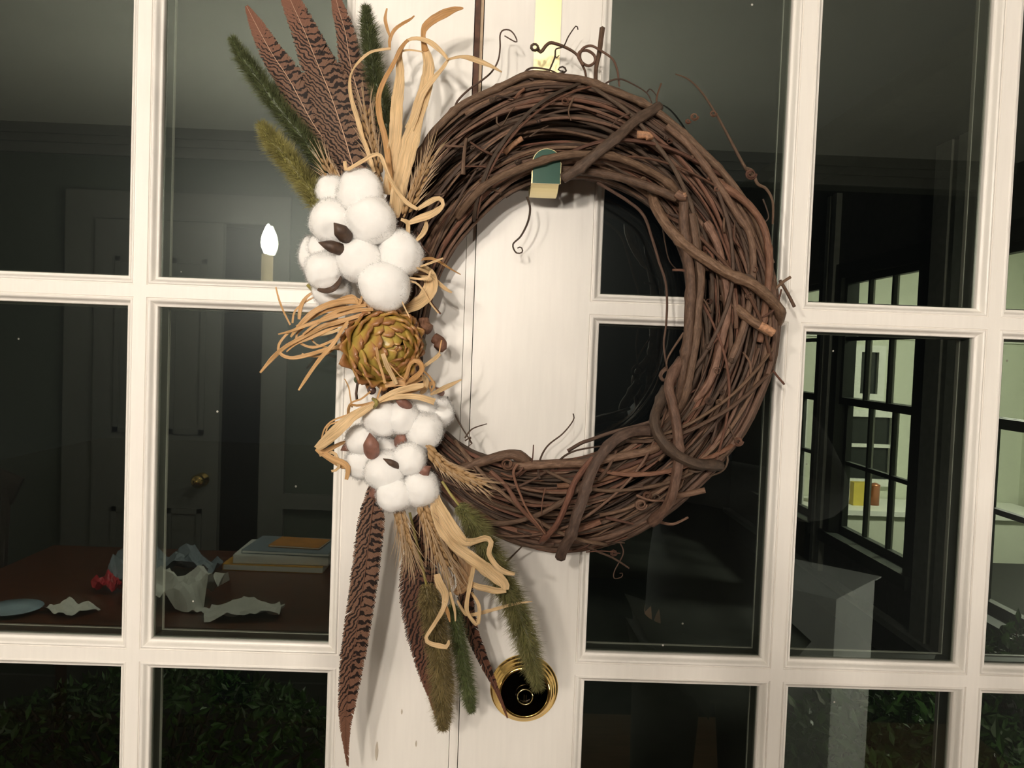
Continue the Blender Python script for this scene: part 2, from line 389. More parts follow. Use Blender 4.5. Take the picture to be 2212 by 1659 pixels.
def artichoke_mat():
    m, nt, b = new_mat('artichoke_skin')
    tc = N(nt, 'ShaderNodeTexCoord'); sx = N(nt, 'ShaderNodeSeparateXYZ'); nt.links.new(tc.outputs['UV'], sx.inputs[0])
    nx = N(nt, 'ShaderNodeTexNoise'); nx.inputs['Scale'].default_value = 260; nx.inputs['Detail'].default_value = 3; nt.links.new(tc.outputs['Object'], nx.inputs['Vector'])
    a = N(nt, 'ShaderNodeMath', operation='MULTIPLY_ADD'); a.inputs[1].default_value = 0.35; nt.links.new(nx.outputs['Fac'], a.inputs[0]); nt.links.new(sx.outputs[1], a.inputs[2])
    oi = N(nt, 'ShaderNodeObjectInfo'); c = N(nt, 'ShaderNodeMath', operation='MULTIPLY_ADD'); c.inputs[1].default_value = 0.22; nt.links.new(oi.outputs['Random'], c.inputs[0]); nt.links.new(a.outputs[0], c.inputs[2])
    r = ramp(nt, [(0.35, (0.31, 0.255, 0.050)), (0.80, (0.42, 0.305, 0.070)), (1.02, (0.40, 0.22, 0.062)), (1.18, (0.28, 0.125, 0.048))])
    mr = N(nt, 'ShaderNodeMath', operation='MULTIPLY'); mr.inputs[1].default_value = 0.80; nt.links.new(c.outputs[0], mr.inputs[0])
    r.color_ramp.elements[0].position = 0.25; r.color_ramp.elements[1].position = 0.74; r.color_ramp.elements[2].position = 0.90; r.color_ramp.elements[3].position = 1.0
    nt.links.new(mr.outputs[0], r.inputs[0]); nt.links.new(r.outputs[0], b.inputs['Base Color'])
    b.inputs['Roughness'].default_value = 0.36; b.inputs['Specular IOR Level'].default_value = 0.5
    bn = N(nt, 'ShaderNodeBump'); bn.inputs['Strength'].default_value = 0.25; bn.inputs['Distance'].default_value = 0.0008
    nt.links.new(nx.outputs['Fac'], bn.inputs['Height']); nt.links.new(bn.outputs[0], b.inputs['Normal'])
    return m
M['artichoke'] = artichoke_mat()
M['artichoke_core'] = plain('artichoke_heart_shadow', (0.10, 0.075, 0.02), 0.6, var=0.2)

def feather_mat(name, base, tip, freq=2.6, dens=0.0):
    """UV: u = signed cm across the vane, v = cm along the shaft; second map: v = 0 at root .. 1 at tip"""
    m, nt, b = new_mat(name); out = nt.nodes['Material Output']
    tc = N(nt, 'ShaderNodeTexCoord'); sx = N(nt, 'ShaderNodeSeparateXYZ'); nt.links.new(tc.outputs['UV'], sx.inputs[0])
    u2 = N(nt, 'ShaderNodeUVMap'); u2.uv_map = 'along'; s2 = N(nt, 'ShaderNodeSeparateXYZ'); nt.links.new(u2.outputs[0], s2.inputs[0])
    def mth(op, a, bb=None, c=None):
        n = N(nt, 'ShaderNodeMath', operation=op)
        for i, x in enumerate((a, bb, c)):
            if x is None: continue
            if isinstance(x, (int, float)): n.inputs[i].default_value = x
            else: nt.links.new(x, n.inputs[i])
        return n.outputs[0]
    ab = mth('ABSOLUTE', sx.outputs[0])
    nx = N(nt, 'ShaderNodeTexNoise'); nx.inputs['Scale'].default_value = 1.5; nx.inputs['Detail'].default_value = 2
    nt.links.new(tc.outputs['UV'], nx.inputs['Vector'])
    nn = mth('MULTIPLY', mth('SUBTRACT', nx.outputs['Fac'], 0.5), 1.5)
    # left vane: steep streaks that follow the barbs; right vane: wavy cross bars
    left = mth('MULTIPLY_ADD', ab, -2.0, sx.outputs[1]); right = mth('MULTIPLY_ADD', ab, 0.25, sx.outputs[1])
    isl = mth('LESS_THAN', sx.outputs[0], 0.0)
    q = mth('ADD', mth('MULTIPLY', isl, left), mth('MULTIPLY', mth('SUBTRACT', 1.0, isl), right))
    ph = mth('MULTIPLY', mth('ADD', q, nn), freq*2*PI/2)
    sn = mth('SINE', ph)
    nb = N(nt, 'ShaderNodeTexNoise'); nb.inputs['Scale'].default_value = 5.0; nb.inputs['Detail'].default_value = 3; nt.links.new(tc.outputs['UV'], nb.inputs['Vector'])
    bars = mth('ADD', sn, mth('MULTIPLY', mth('SUBTRACT', nb.outputs['Fac'], 0.5), 1.6))
    tipf = N(nt, 'ShaderNodeMapRange'); tipf.inputs['From Min'].default_value = 0.74; tipf.inputs['From Max'].default_value = 1.0; tipf.inputs['To Min'].default_value = 0.0; tipf.inputs['To Max'].default_value = 1.9
    nt.links.new(s2.outputs[1], tipf.inputs[0])
    bars = mth('SUBTRACT', mth('ADD', bars, dens), tipf.outputs[0])
    r = ramp(nt, [(0.50, (0, 0, 0)), (0.62, (1, 1, 1))]); nt.links.new(mth('MULTIPLY_ADD', bars, 0.30, 0.46), r.inputs[0])
    cm = N(nt, 'ShaderNodeMixRGB'); cm.inputs[1].default_value = (*base, 1); cm.inputs[2].default_value = (*tip, 1)
    tf = N(nt, 'ShaderNodeMapRange'); tf.inputs['From Min'].default_value = 0.45; tf.inputs['From Max'].default_value = 1.0; nt.links.new(s2.outputs[1], tf.inputs[0]); nt.links.new(tf.outputs[0], cm.inputs[0])
    c2 = N(nt, 'ShaderNodeMixRGB'); nt.links.new(r.outputs[0], c2.inputs[0]); nt.links.new(cm.outputs[0], c2.inputs[1]); c2.inputs[2].default_value = (0.017, 0.009, 0.007, 1)
    bl = mth('MULTIPLY', mth('MULTIPLY_ADD', ab, -1.05, sx.outputs[1]), 17.0)
    cx_ = N(nt, 'ShaderNodeCombineXYZ'); nt.links.new(bl, cx_.inputs[0]); nt.links.new(mth('MULTIPLY', isl, 5.0), cx_.inputs[1])
    n3 = N(nt, 'ShaderNodeTexNoise'); n3.inputs['Scale'].default_value = 1.0; n3.inputs['Detail'].default_value = 2; nt.links.new(cx_.outputs[0], n3.inputs['Vector'])
    hv = N(nt, 'ShaderNodeHueSaturation'); nt.links.new(mth('MULTIPLY_ADD', n3.outputs['Fac'], 2.2, -0.1), hv.inputs['Value']); nt.links.new(c2.outputs[0], hv.inputs['Color']); c2 = hv
    nt.links.new(c2.outputs[0], b.inputs['Base Color']); b.inputs['Roughness'].default_value = 0.55; b.inputs['Specular IOR Level'].default_value = 0.3
    tl = N(nt, 'ShaderNodeBsdfTranslucent'); nt.links.new(c2.outputs[0], tl.inputs[0])
    mx = N(nt, 'ShaderNodeMixShader'); mx.inputs[0].default_value = 0.2; nt.links.new(b.outputs[0], mx.inputs[1]); nt.links.new(tl.outputs[0], mx.inputs[2]); nt.links.new(mx.outputs[0], out.inputs[0])
    return m
M['feather'] = feather_mat('pheasant_feather', (0.205, 0.118, 0.076), (0.21, 0.088, 0.055), 3.1, 0.12)
M['feather_low'] = feather_mat('long_pheasant_feather', (0.205, 0.112, 0.072), (0.19, 0.088, 0.056), 2.9, 0.10)
M['feather_dark'] = feather_mat('dark_pheasant_feather', (0.150, 0.070, 0.044), (0.14, 0.055, 0.036), 2.8, 0.1)
M['shaft'] = plain('feather_shaft', (0.62, 0.40, 0.27), 0.4, var=0.1)
M['shaft_dark'] = plain('dark_feather_shaft', (0.16, 0.075, 0.045), 0.4, var=0.1)
M['leaf'] = plain('evergreen_leaf', (0.050, 0.125, 0.028), 0.4, var=0.7, scale=9)
M['twig'] = plain('shrub_twig', (0.06, 0.04, 0.025), 0.8)

# ------------------------------------------------------------------ the pair of glazed doors
EYE = CAM.z
ZL = [EYE+0.3672, EYE+0.0364, EYE-0.2948, EYE-0.6256, EYE-0.9564]        # lower edges of the horizontal bars
BAR = 0.0110
DT = 0.044
BOT = EYE-1.276
def lite_frame(door, x0, x1, z0, z1, wl, wr, name='glazing_bead'):
    """moulding, two panes and the spacer of one light; wl/wr: moulding width on its left and right"""
    PR = [(0.0, 0.0), (0.0004, 0.0016), (0.0010, 0.0016), (0.0013, 0.0004), (0.0026, 0.0007), (0.0038, 0.0022), (0.0047, 0.0046), (0.0055, 0.0058), (0.0066, 0.0060), (0.0076, 0.0064), (0.0080, 0.0076), (0.0080, 0.0132)]
    for side in (1, -1):
        mb = MB(); rings = []
        for (a, y) in PR:
            k = a/0.0080; yy = y if side == 1 else DT-y
            rings.append([(x0+k*wl, yy, z0+a), (x1-k*wr, yy, z0+a), (x1-k*wr, yy, z1-a), (x0+k*wl, yy, z1-a)])
        V = []; Fc = []
        # separate vertices per side so that the mitres stay sharp
        for s_ in range(4):
            b = len(V)
            for rg in rings: V += [rg[s_], rg[(s_+1) % 4]]
            for i in range(len(rings)-1):
                q = b+2*i
                Fc.append((q, q+1, q+3, q+2) if side == 1 else (q, q+2, q+3, q+1))
        mb.add(V, Fc, [(p[0], p[2]) for p in V])
        mb.build(name if side == 1 else 'outer_bead', M['paint'], door)
    X0, X1, Z0, Z1 = x0+wl, x1-wr, z0+0.008, z1-0.008
    g = MB(); g.box(X0-0.002, X1+0.002, 0.0110, 0.0135, Z0-0.002, Z1+0.002); pane = g.build('glass_pane', M['glass'], door, smooth=False)
    g = MB(); g.box(X0-0.002, X1+0.002, 0.0295, 0.0320, Z0-0.002, Z1+0.002); g.build('rear_glass', M['glass_back'], pane, smooth=False)
    t = 0.0012
    sp = MB()
    for (a0, a1, b0, b1) in ((X0-0.002, X0+t, Z0-0.002, Z1+0.002), (X1-t, X1+0.002, Z0-0.002, Z1+0.002), (X0+t, X1-t, Z0-0.002, Z0+t), (X0+t, X1-t, Z1-t, Z1+0.002)):
        sp.box(a0, a1, 0.0136, 0.0278, b0, b1)
    sp.build('spacer', M['spacer'], pane, smooth=False)
    sp = MB(); t = 0.0019
    for (a0, a1, b0, b1) in ((X0-0.002, X0+t, Z0-0.002, Z1+0.002), (X1-t, X1+0.002, Z0-0.002, Z1+0.002), (X0+t, X1-t, Z0-0.002, Z0+t), (X0+t, X1-t, Z1-t, Z1+0.002)):
        sp.box(a0, a1, 0.0278, 0.0287, b0, b1)
    sp.build('spacer_edge', M['alu'], pane, smooth=False)

def slab(name, x0, x1, z0, z1, parent, mat=None, y0=0.0, y1=DT):
    b = MB(); b.box(x0, x1, y0, y1, z0, z1); return b.build(name, mat or M['paint'], parent, smooth=False)

def leaf(name, label, cols, stile_l, stile_r, edges):
    d = root(name, (0.5*(stile_l[0]+stile_r[1]), 0, 0.01), label=label, kind='structure')
    slab('stile', stile_l[0], stile_l[1], 0.01, 2.0, d); slab('stile', stile_r[0], stile_r[1], 0.01, 2.0, d)
    slab('top_rail', stile_l[1], stile_r[0], ZL[0], 2.0, d); slab('bottom_rail', stile_l[1], stile_r[0], 0.01, BOT, d)
    for z in ZL[1:]:
        slab('glazing_bar', stile_l[1], stile_r[0], z, z+BAR, d)
    rows = [(ZL[1]+BAR, ZL[0]), (ZL[2]+BAR, ZL[1]), (ZL[3]+BAR, ZL[2]), (ZL[4]+BAR, ZL[3]), (BOT, ZL[4])]
    for (z0, z1) in rows:
        for i, (x0, x1) in enumerate(cols):
            lite_frame(d, x0, x1, z0, z1, edges[0] if i == 0 else 0.0080, edges[1] if i == len(cols)-1 else 0.0080)
        for i in range(len(cols)-1):
            slab('muntin', cols[i][1], cols[i+1][0], z0, z1, d)
    return d
DOOR_L = leaf('door_1', 'white glazed door leaf with the lamp mirrored in its panes', [(-0.6925, -0.5112), (-0.4997, -0.3283), (-0.3170, -0.1365)], (-0.797, -0.6925), (-0.1365, -0.0325), (0.0100, 0.0105))
DOOR_R = leaf('door_2', 'white glazed door leaf carrying wreath hanger and brass lock', [(0.0808, 0.2620), (0.2734, 0.4448), (0.4563, 0.6370)], (-0.0235, 0.0808), (0.6370, 0.742), (0.0100, 0.0100))
# the fine joint line down the lock stile: a shallow proud face beside the beading
b = MB(); b.box(-0.0235, 0.0709, -0.0009, 0.0, 0.01, 2.0); b.build('stile_face', M['paint'], DOOR_R, smooth=False)
# meeting joint: covering strip low down, the brown weatherstrip showing at the top
b = MB(); b.box(-0.0321, -0.0243, 0.0014, 0.030, 0.01, EYE+0.20); b.build('astragal', M['paint'], DOOR_L, smooth=False)
b = MB(); b.box(-0.0318, -0.0273, 0.0014, 0.030, EYE+0.20, 2.0); b.build('weatherstrip', M['weatherstrip'], DOOR_L, smooth=False, label='brown weatherstrip in the joint')
b = MB(); b.box(-0.0272, -0.0245, 0.0040, 0.030, EYE+0.20, 2.0); b.build('joint_stop', M['husk_tan_paint'], DOOR_L, smooth=False)

for (px, py, w_, h_) in ((814, 1622, 5.5, 21), (899, 1606, 3, 7), (868, 1537, 3, 6)):
    b = MB(); c_ = U(px, py, 0.0); V_ = []
    for k in range(5):
        t_ = k/4; hw_ = pm(w_, 0)*math.sin(PI*(0.12+0.80*t_))*(0.55+0.45*t_); z_ = c_.z+pm(h_, 0)*(1-2*t_)
        V_ += [(c_.x-hw_, 0.0002, z_), (c_.x-hw_*0.5, -0.0006, z_), (c_.x+hw_*0.5, -0.0006, z_), (c_.x+hw_, 0.0002, z_)]
    b.add(V_, [(4*k+i, 4*k+i+1, 4*k+i+5, 4*k+i+4) for k in range(4) for i in range(3)]); b.build('paint_drip', M['drip'], DOOR_L)

# brass lock cylinder with keyhole, part of the right leaf
LC = U(1132, 1485, 0.0); AX = Vector((0, -1, 0)); XD = Vector((1, 0, 0))
b = MB()
b.lathe(LC+Vector((0, 0.0005, 0)), AX, [(0.0312, 0.0), (0.0312, 0.0022), (0.0306, 0.0030), (0.0294, 0.0034), (0.0290, 0.0044), (0.0283, 0.0060), (0.0272, 0.0066), (0.0268, 0.0078), (0.0262, 0.0094), (0.0252, 0.0100), (0.0246, 0.0112), (0.0238, 0.0128), (0.0226, 0.0135), (0.0216, 0.0136), (0.0211, 0.0130), (0.0209, 0.0118)], 64, XD)
lock = b.build('lock_cylinder', M['brass'], DOOR_R, label='round stepped brass lock cylinder')
b = MB(); b.lathe(LC, AX, [(0.0211, 0.0100), (0.0210, 0.0122), (0.0080, 0.0124), (0.0072, 0.0120), (0.0, 0.0120)], 48, XD); b.build('lock_face', M['dark_reflection'], lock, smooth=False, label='brass lock face with a dark reflection in its colour')
b = MB(); b.lathe(LC+Vector((0.0007, 0, -0.0035)), AX, [(0.0074, 0.0118), (0.0074, 0.0131), (0.0069, 0.0135), (0.0064, 0.0131), (0.0064, 0.0118)], 32, XD); b.build('plug_ring', M['pale_brass'], lock)
b = MB(); k = LC+Vector((0.0007, -0.0126, -0.0042))
for (x0, x1, z0, z1) in ((-0.0011, -0.0007, -0.0032, 0.0026), (0.0008, 0.0012, -0.0032, 0.0024), (-0.0022, 0.0022, -0.0040, -0.0032)):
    b.box(k.x+x0, k.x+x1, k.y-0.0004, k.y+0.0006, k.z+z0, k.z+z1)
b.build('keyhole', M['pale_brass'], lock, smooth=False)

# ------------------------------------------------------------------ room behind the camera (seen mirrored in the panes)
def struct(name, mb, mat, parent=None, **kw):
    o = mb.build(name, mat, parent, smooth=False, **kw)
    if parent is None: o['kind'] = 'structure'
    return o
RX0, RX1, RY0, RZ = -2.7, 2.05, -2.60, 2.36
b = MB(); b.box(RX0-0.1, RX1+0.1, RY0-0.1, 0.10, -0.05, 0.0); struct('floor', b, M['floor'])
b = MB(); b.box(RX0-0.1, RX1+0.1, RY0-0.1, 0.10, RZ, RZ+0.05); struct('ceiling', b, M['ceiling'])
b = MB(); b.box(RX0-0.1, RX0, RY0, 0.10, 0, RZ); struct('wall_left', b, M['cream'])
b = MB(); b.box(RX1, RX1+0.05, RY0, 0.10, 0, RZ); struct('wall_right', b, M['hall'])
b = MB(); b.box(RX0, -0.80, 0.0, 0.10, 0, RZ); b.box(0.745, RX1, 0.0, 0.10, 0, RZ); b.box(-0.80, 0.745, 0.0, 0.10, 2.004, RZ); struct('wall_front', b, M['cream'])
# back wall with a doorway; the door stands slightly open
DX0, DX1, DZ = -1.62, -0.95, 2.0           # clear opening
b = MB(); b.box(RX0, DX0, RY0-0.1, RY0, 0, RZ); b.box(DX1, 0.10, RY0-0.1, RY0, 0, RZ); b.box(0.10, RX1, RY0-0.1, RY0, 2.25, RZ); b.box(DX0, DX1, RY0-0.1, RY0, DZ, RZ); struct('wall_back', b, M['wall'])
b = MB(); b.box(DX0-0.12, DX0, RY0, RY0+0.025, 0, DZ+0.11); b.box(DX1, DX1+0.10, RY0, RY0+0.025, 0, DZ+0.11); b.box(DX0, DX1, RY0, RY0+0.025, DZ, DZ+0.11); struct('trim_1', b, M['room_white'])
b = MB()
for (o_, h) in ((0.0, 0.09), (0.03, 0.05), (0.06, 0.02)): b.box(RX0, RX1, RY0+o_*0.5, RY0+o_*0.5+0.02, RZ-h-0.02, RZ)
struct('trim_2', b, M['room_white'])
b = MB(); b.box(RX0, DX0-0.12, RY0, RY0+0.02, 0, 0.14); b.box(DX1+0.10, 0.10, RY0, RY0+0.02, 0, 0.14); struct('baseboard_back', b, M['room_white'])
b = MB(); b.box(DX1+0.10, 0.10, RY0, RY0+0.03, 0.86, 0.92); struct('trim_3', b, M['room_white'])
b = MB(); b.box(DX0-0.3, RX1+0.1, RY0-2.3, RY0-2.25, 0, RZ); struct('wall_hall', b, M['hall'])
d3 = root('door_3', (DX0, RY0, 0), label='panelled white room door standing ajar', kind='structure')
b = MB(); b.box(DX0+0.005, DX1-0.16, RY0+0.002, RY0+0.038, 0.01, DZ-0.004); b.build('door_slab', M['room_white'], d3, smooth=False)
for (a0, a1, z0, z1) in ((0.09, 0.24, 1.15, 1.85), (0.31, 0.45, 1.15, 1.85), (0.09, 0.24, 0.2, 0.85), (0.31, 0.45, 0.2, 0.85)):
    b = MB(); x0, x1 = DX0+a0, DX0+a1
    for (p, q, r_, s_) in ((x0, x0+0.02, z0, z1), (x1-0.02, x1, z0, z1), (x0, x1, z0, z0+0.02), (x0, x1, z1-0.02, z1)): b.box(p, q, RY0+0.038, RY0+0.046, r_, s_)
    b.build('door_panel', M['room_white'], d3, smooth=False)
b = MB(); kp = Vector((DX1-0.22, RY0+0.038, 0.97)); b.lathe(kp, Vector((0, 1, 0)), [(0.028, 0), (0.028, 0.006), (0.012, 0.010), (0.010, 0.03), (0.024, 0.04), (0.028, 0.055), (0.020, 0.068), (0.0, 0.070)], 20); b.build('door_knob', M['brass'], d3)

def at_mirror(px, py, Z):
    """point of the room whose mirror image lies Z metres from the camera in the glass"""
    v = ray(px, py); p = CAM+v*(Z/v.y); return Vector((p.x, 0.022-p.y, p.z))
# candle chandelier: four lit bulbs
B1 = at_mirror(578, 519, 2.4)                      # the one flame mirrored in the glass
CH = Vector((B1.x+0.29, B1.y-0.08, B1.z-0.05))
ch = root('chandelier', (CH.x, CH.y, RZ), label='four-armed brass candle chandelier hanging from the ceiling', cat='chandelier')
b = MB(); b.lathe(CH, Vector((0, 0, 1)), [(0.004, -0.10), (0.012, -0.09), (0.022, -0.075), (0.03, -0.05), (0.022, -0.02), (0.012, 0.0), (0.010, 0.10), (0.018, 0.12), (0.008, 0.15), (0.006, 0.20)], 20); b.build('column', M['brass'], ch)
b = MB(); b.tube([CH+Vector((0, 0, 0.2)), Vector((CH.x, CH.y, RZ-0.03))], 0.004, 8); b.build('hanging_rod', M['brass'], ch)
b = MB(); b.lathe(Vector((CH.x, CH.y, RZ)), Vector((0, 0, -1)), [(0.06, 0.0), (0.055, 0.015), (0.02, 0.03), (0.0, 0.032)], 24); b.build('ceiling_cup', M['brass'], ch)
for ang in (164, 254, 344, 74):
    bx, by, tipz = CH.x+0.30*math.cos(math.radians(ang)), CH.y+0.30*math.sin(math.radians(ang)), B1.z+0.02
    e = Vector((bx, by, tipz-0.155)); dr = Vector((bx-CH.x, by-CH.y, 0))
    pts = [Vector(p) for p in catmull([tuple(CH+Vector((0, 0, -0.05))), tuple(CH+dr*0.3+Vector((0, 0, -0.12))), tuple(CH+dr*0.75+Vector((0, 0, -0.16))), tuple(e+Vector((0, 0, -0.03))), tuple(e)], 18)]
    a = MB(); a.tube(pts, 0.005, 8); arm = a.build('arm', M['brass'], ch)
    a = MB(); a.lathe(e, Vector((0, 0, 1)), [(0.0, -0.012), (0.014, -0.008), (0.026, 0.002), (0.027, 0.005), (0.0165, 0.006), (0.016, 0.095), (0.0, 0.096)], 18); a.build('candle_sleeve', M['candle'], arm)
    a = MB(); a.lathe(e, Vector((0, 0, 1)), [(0.009, 0.096), (0.012, 0.103), (0.0180, 0.116), (0.0195, 0.129), (0.0168, 0.147), (0.0096, 0.166), (0.0024, 0.180), (0.0, 0.181)], 16); a.build('bulb', M['bulb'], arm)

# table with books and papers
# unseen standing lamp added as fill for the right side of the doors
fl_ = root('fill_floor_lamp', (1.72, -1.15, 0), label='added unseen fill lamp with a pale drum shade near the right wall', cat='floor lamp')
b = MB(); b.lathe(Vector((1.72, -1.15, 0)), Vector((0, 0, 1)), [(0.0, 0.0), (0.14, 0.0), (0.14, 0.02), (0.02, 0.035), (0.012, 0.05), (0.012, 0.98), (0.0, 0.98)], 24); b.build('stand', M['dark_wood'], fl_)
b = MB(); b.lathe(Vector((1.72, -1.15, 0.80)), Vector((0, 0, 1)), [(0.17, 0.0), (0.15, 0.26), (0.148, 0.26), (0.168, 0.0)], 32); b.build('lamp_shade', emit('fill_drum_shade', (1.0, 0.89, 0.76), FLOOR_FILL_POWER), fl_)
b = MB(); b.lathe(Vector((1.72, -1.15, 1.058)), Vector((0, 0, 1)), [(0.0, 0.0), (0.154, 0.0), (0.154, 0.006), (0.0, 0.006)], 32); b.build('shade_cover', M['dark_wood'], fl_)  # added lid that keeps the fill lamp off the ceiling
# unseen lamp on a side table, added as fill for the lower doors
sd_ = root('side_table', (-1.56, -1.22, 0), label='small dark side table holding the added fill lamp', cat='side table')
b = MB(); b.lathe(Vector((-1.56, -1.22, 0)), Vector((0, 0, 1)), [(0.15, 0.0), (0.14, 0.03), (0.03, 0.06), (0.025, 0.60), (0.05, 0.64), (0.0, 0.645)], 20); b.build('pedestal', M['dark_wood'], sd_)
b = MB(); b.lathe(Vector((-1.56, -1.22, 0.645)), Vector((0, 0, 1)), [(0.0, 0.0), (0.20, 0.0), (0.205, 0.012), (0.20, 0.024), (0.0, 0.024)], 28); b.build('tabletop', M['dark_wood'], sd_)
tl_ = root('fill_table_lamp', (-1.56, -1.22, 0.669), label='added unseen fill lamp on the small dark side table', cat='table lamp')
b = MB(); b.lathe(Vector((-1.56, -1.22, 0.670)), Vector((0, 0, 1)), [(0.0, 0.0), (0.07, 0.0), (0.07, 0.02), (0.03, 0.04), (0.055, 0.12), (0.06, 0.20), (0.02, 0.32), (0.012, 0.46), (0.0, 0.46)], 24); b.build('base', M['blue_plate'], tl_)
b = MB(); b.lathe(Vector((-1.56, -1.22, 1.06)), Vector((0, 0, 1)), [(0.135, 0.0), (0.09, 0.20), (0.088, 0.20), (0.133, 0.0)], 32); b.build('lamp_shade', emit('fill_lampshade', (1.0, 0.89, 0.76), TABLE_FILL_POWER), tl_)

TZ = 0.75
t = root('dining_table', (-0.85, -1.95, 0), label='dark mahogany table strewn with papers and books', cat='table')
b = MB(); b.box(-1.62, -0.22, -2.30, -1.46, TZ-0.03, TZ); b.build('tabletop', M['table_wood'], t, smooth=False)
for lx in (-1.55, -0.29):
    for ly in (-2.23, -1.53):
        b = MB(); b.lathe(Vector((lx, ly, 0)), Vector((0, 0, 1)), [(0.018, 0), (0.025, 0.1), (0.02, 0.3), (0.035, 0.55), (0.03, 0.72)], 12); b.build('leg', M['table_wood'], t)
def slabthing(name, cx, cy, z, w, l, h, rot, mat, label, cat, group=None, page=None):
    o = root(name, (cx, cy, z), label=label, cat=cat, group=group); o.rotation_euler = (0, 0, rot)
    b = MB(); b.box(-w/2, w/2, -l/2, l/2, 0, h); b2 = b.build('cover', mat, None, smooth=False); b2.parent = o
    if page:
        b = MB(); b.box(-w/2+0.004, w/2+0.001, -l/2+0.004, l/2+0.0015, 0.003, h-0.003); b3 = b.build('page_block', M['paper'], None, smooth=False); b3.parent = o
    return o
BK = Vector((-0.74, -2.16, TZ))
zz = TZ
for i, (w, l, h, rt, mt, lb) in enumerate(((0.34, 0.25, 0.022, 0.02, 'yellow', 'yellow book at the bottom of the pile on the table'), (0.32, 0.23, 0.030, -0.02, 'paper', 'thick pale book above the yellow one'),
                                           (0.30, 0.22, 0.012, 0.05, 'blue_grey', 'slate blue book under the orange magazine'), (0.18, 0.13, 0.008, 0.1, 'orange', 'orange and white magazine topmost on the book pile'))):
    slabthing('book', BK.x+0.02*i, BK.y, zz, w, l, h, rt, M[mt], lb, 'book', 'books piled on the table', page=True); zz += h+0.0015
def crumpled(name, cx, cy, z, w, l, h, rot, mat, label, cat, seed):
    nx, ny = 14, 14; b = MB(); V = []; Fc = []
    for j in range(ny):
        for i in range(nx):
            u, v = i/(nx-1)-0.5, j/(ny-1)-0.5
            hh = h*(0.5+0.9*noise.noise(Vector((u*3.1+seed, v*3.1, seed))))+0.4*h*noise.noise(Vector((u*9, v*9, seed)))
            V.append((u*w*(1+0.2*nz(v*4, seed)), v*l*(1+0.2*nz(u*4, seed+1)), max(0.002, hh)))
    for j in range(ny-1):
        for i in range(nx-1): Fc.append((j*nx+i, j*nx+i+1, (j+1)*nx+i+1, (j+1)*nx+i))
    b.add(V, Fc); o = b.build(name, mat, None, smooth=False, label=label, cat=cat); o.location = (cx, cy, z); o.rotation_euler = (0, 0, rot); return o
crumpled('paper_bag', -0.93, -1.68, TZ+0.002, 0.24, 0.17, 0.10, 0.3, M['paper'], 'crumpled white paper bag on the table', 'bag', 2)
crumpled('paper_sheet', -0.70, -1.58, TZ+0.002, 0.20, 0.14, 0.03, -0.2, M['paper'], 'loose white sheet in front of the paper bag', 'paper', 5)
crumpled('paper_napkin', -1.18, -1.56, TZ+0.002, 0.13, 0.10, 0.02, 0.5, M['paper'], 'small white napkin on the table corner', 'napkin', 8)
crumpled('plastic_bag', -1.06, -1.95, TZ+0.002, 0.30, 0.20, 0.10, 0.1, M['blue_grey'], 'grey crinkled plastic bag behind the red packet', 'bag', 11)
crumpled('red_packet', -1.16, -1.76, TZ+0.004, 0.10, 0.06, 0.05, 0.4, M['red'], 'red glossy packet beside the paper bag', 'packet', 14)
for i, (x, y) in enumerate(((-1.50, -1.58), (-1.33, -1.54))):
    b = MB(); b.lathe(Vector((0, 0, 0)), Vector((0, 0, 1)), [(0.0, 0.0), (0.045, 0.0), (0.075, 0.012), (0.077, 0.014), (0.045, 0.006), (0.0, 0.005)], 28)
    o = b.build('plate', M['blue_plate'], None, label=('pale blue plate at the end of the table', 'pale blue plate nearest the napkin')[i], cat='plate', group='blue plates on the table'); o.location = (x, y, TZ+0.001)
# dark slat-back chair at the end of the table
c = root('slat_back_chair', (-1.95, -1.9, 0), label='black wooden slat-back chair at the table end', cat='chair')
b = MB(); b.box(-2.15, -1.75, -2.15, -1.70, 0.42, 0.46); b.build('seat', M['dark_wood'], c, smooth=False)
for lx in (-2.12, -1.78):
    for ly in (-2.12, -1.73):
        b = MB(); b.tube([Vector((lx, ly, 0)), Vector((lx, ly, 0.42))], 0.018, 8); b.build('leg', M['dark_wood'], c)
for lx in (-2.13, -1.70):
    b = MB(); b.tube([Vector((lx, -2.10, 0.44)), Vector((lx-0.02, -2.17, 0.98))], 0.016, 8); b.build('back_post', M['dark_wood'], c)
b = MB(); P = catmull([(-2.17, -2.17, 0.96), (-2.05, -2.16, 1.02), (-1.92, -2.16, 1.05), (-1.80, -2.16, 1.02), (-1.68, -2.17, 0.97)], 14)
b.ribbon([Vector(p) for p in P], [0.10]*14, [0.0]*14, 0, 0.02, ref=Vector((0, 1, 0))); b.build('crest_rail', M['dark_wood'], c)
for k in range(5):
    x = -2.06+0.07*k; b = MB(); b.ribbon([Vector((x, -2.10, 0.46)), Vector((x-0.01, -2.16, 0.96))], [0.022, 0.028], [0, 0], 0, 0.01, ref=Vector((0, 1, 0))); b.build('slat', M['dark_wood'], c)
# white carton on a stand near the right wall
ca = root('carton', (0.92, -1.62, 0), label='tall white carton standing on the floor', cat='carton'); ca.rotation_euler = (0, 0, 0.75)
b = MB(); b.box(-0.15, 0.15, -0.15, 0.15, 0, 0.90); o = b.build('carton_body', M['carton'], None, smooth=False); o.parent = ca
b = MB(); b.box(-0.152, 0.152, -0.20, -0.15, 0.896, 0.900); o = b.build('flap', M['carton'], None, smooth=False); o.parent = ca

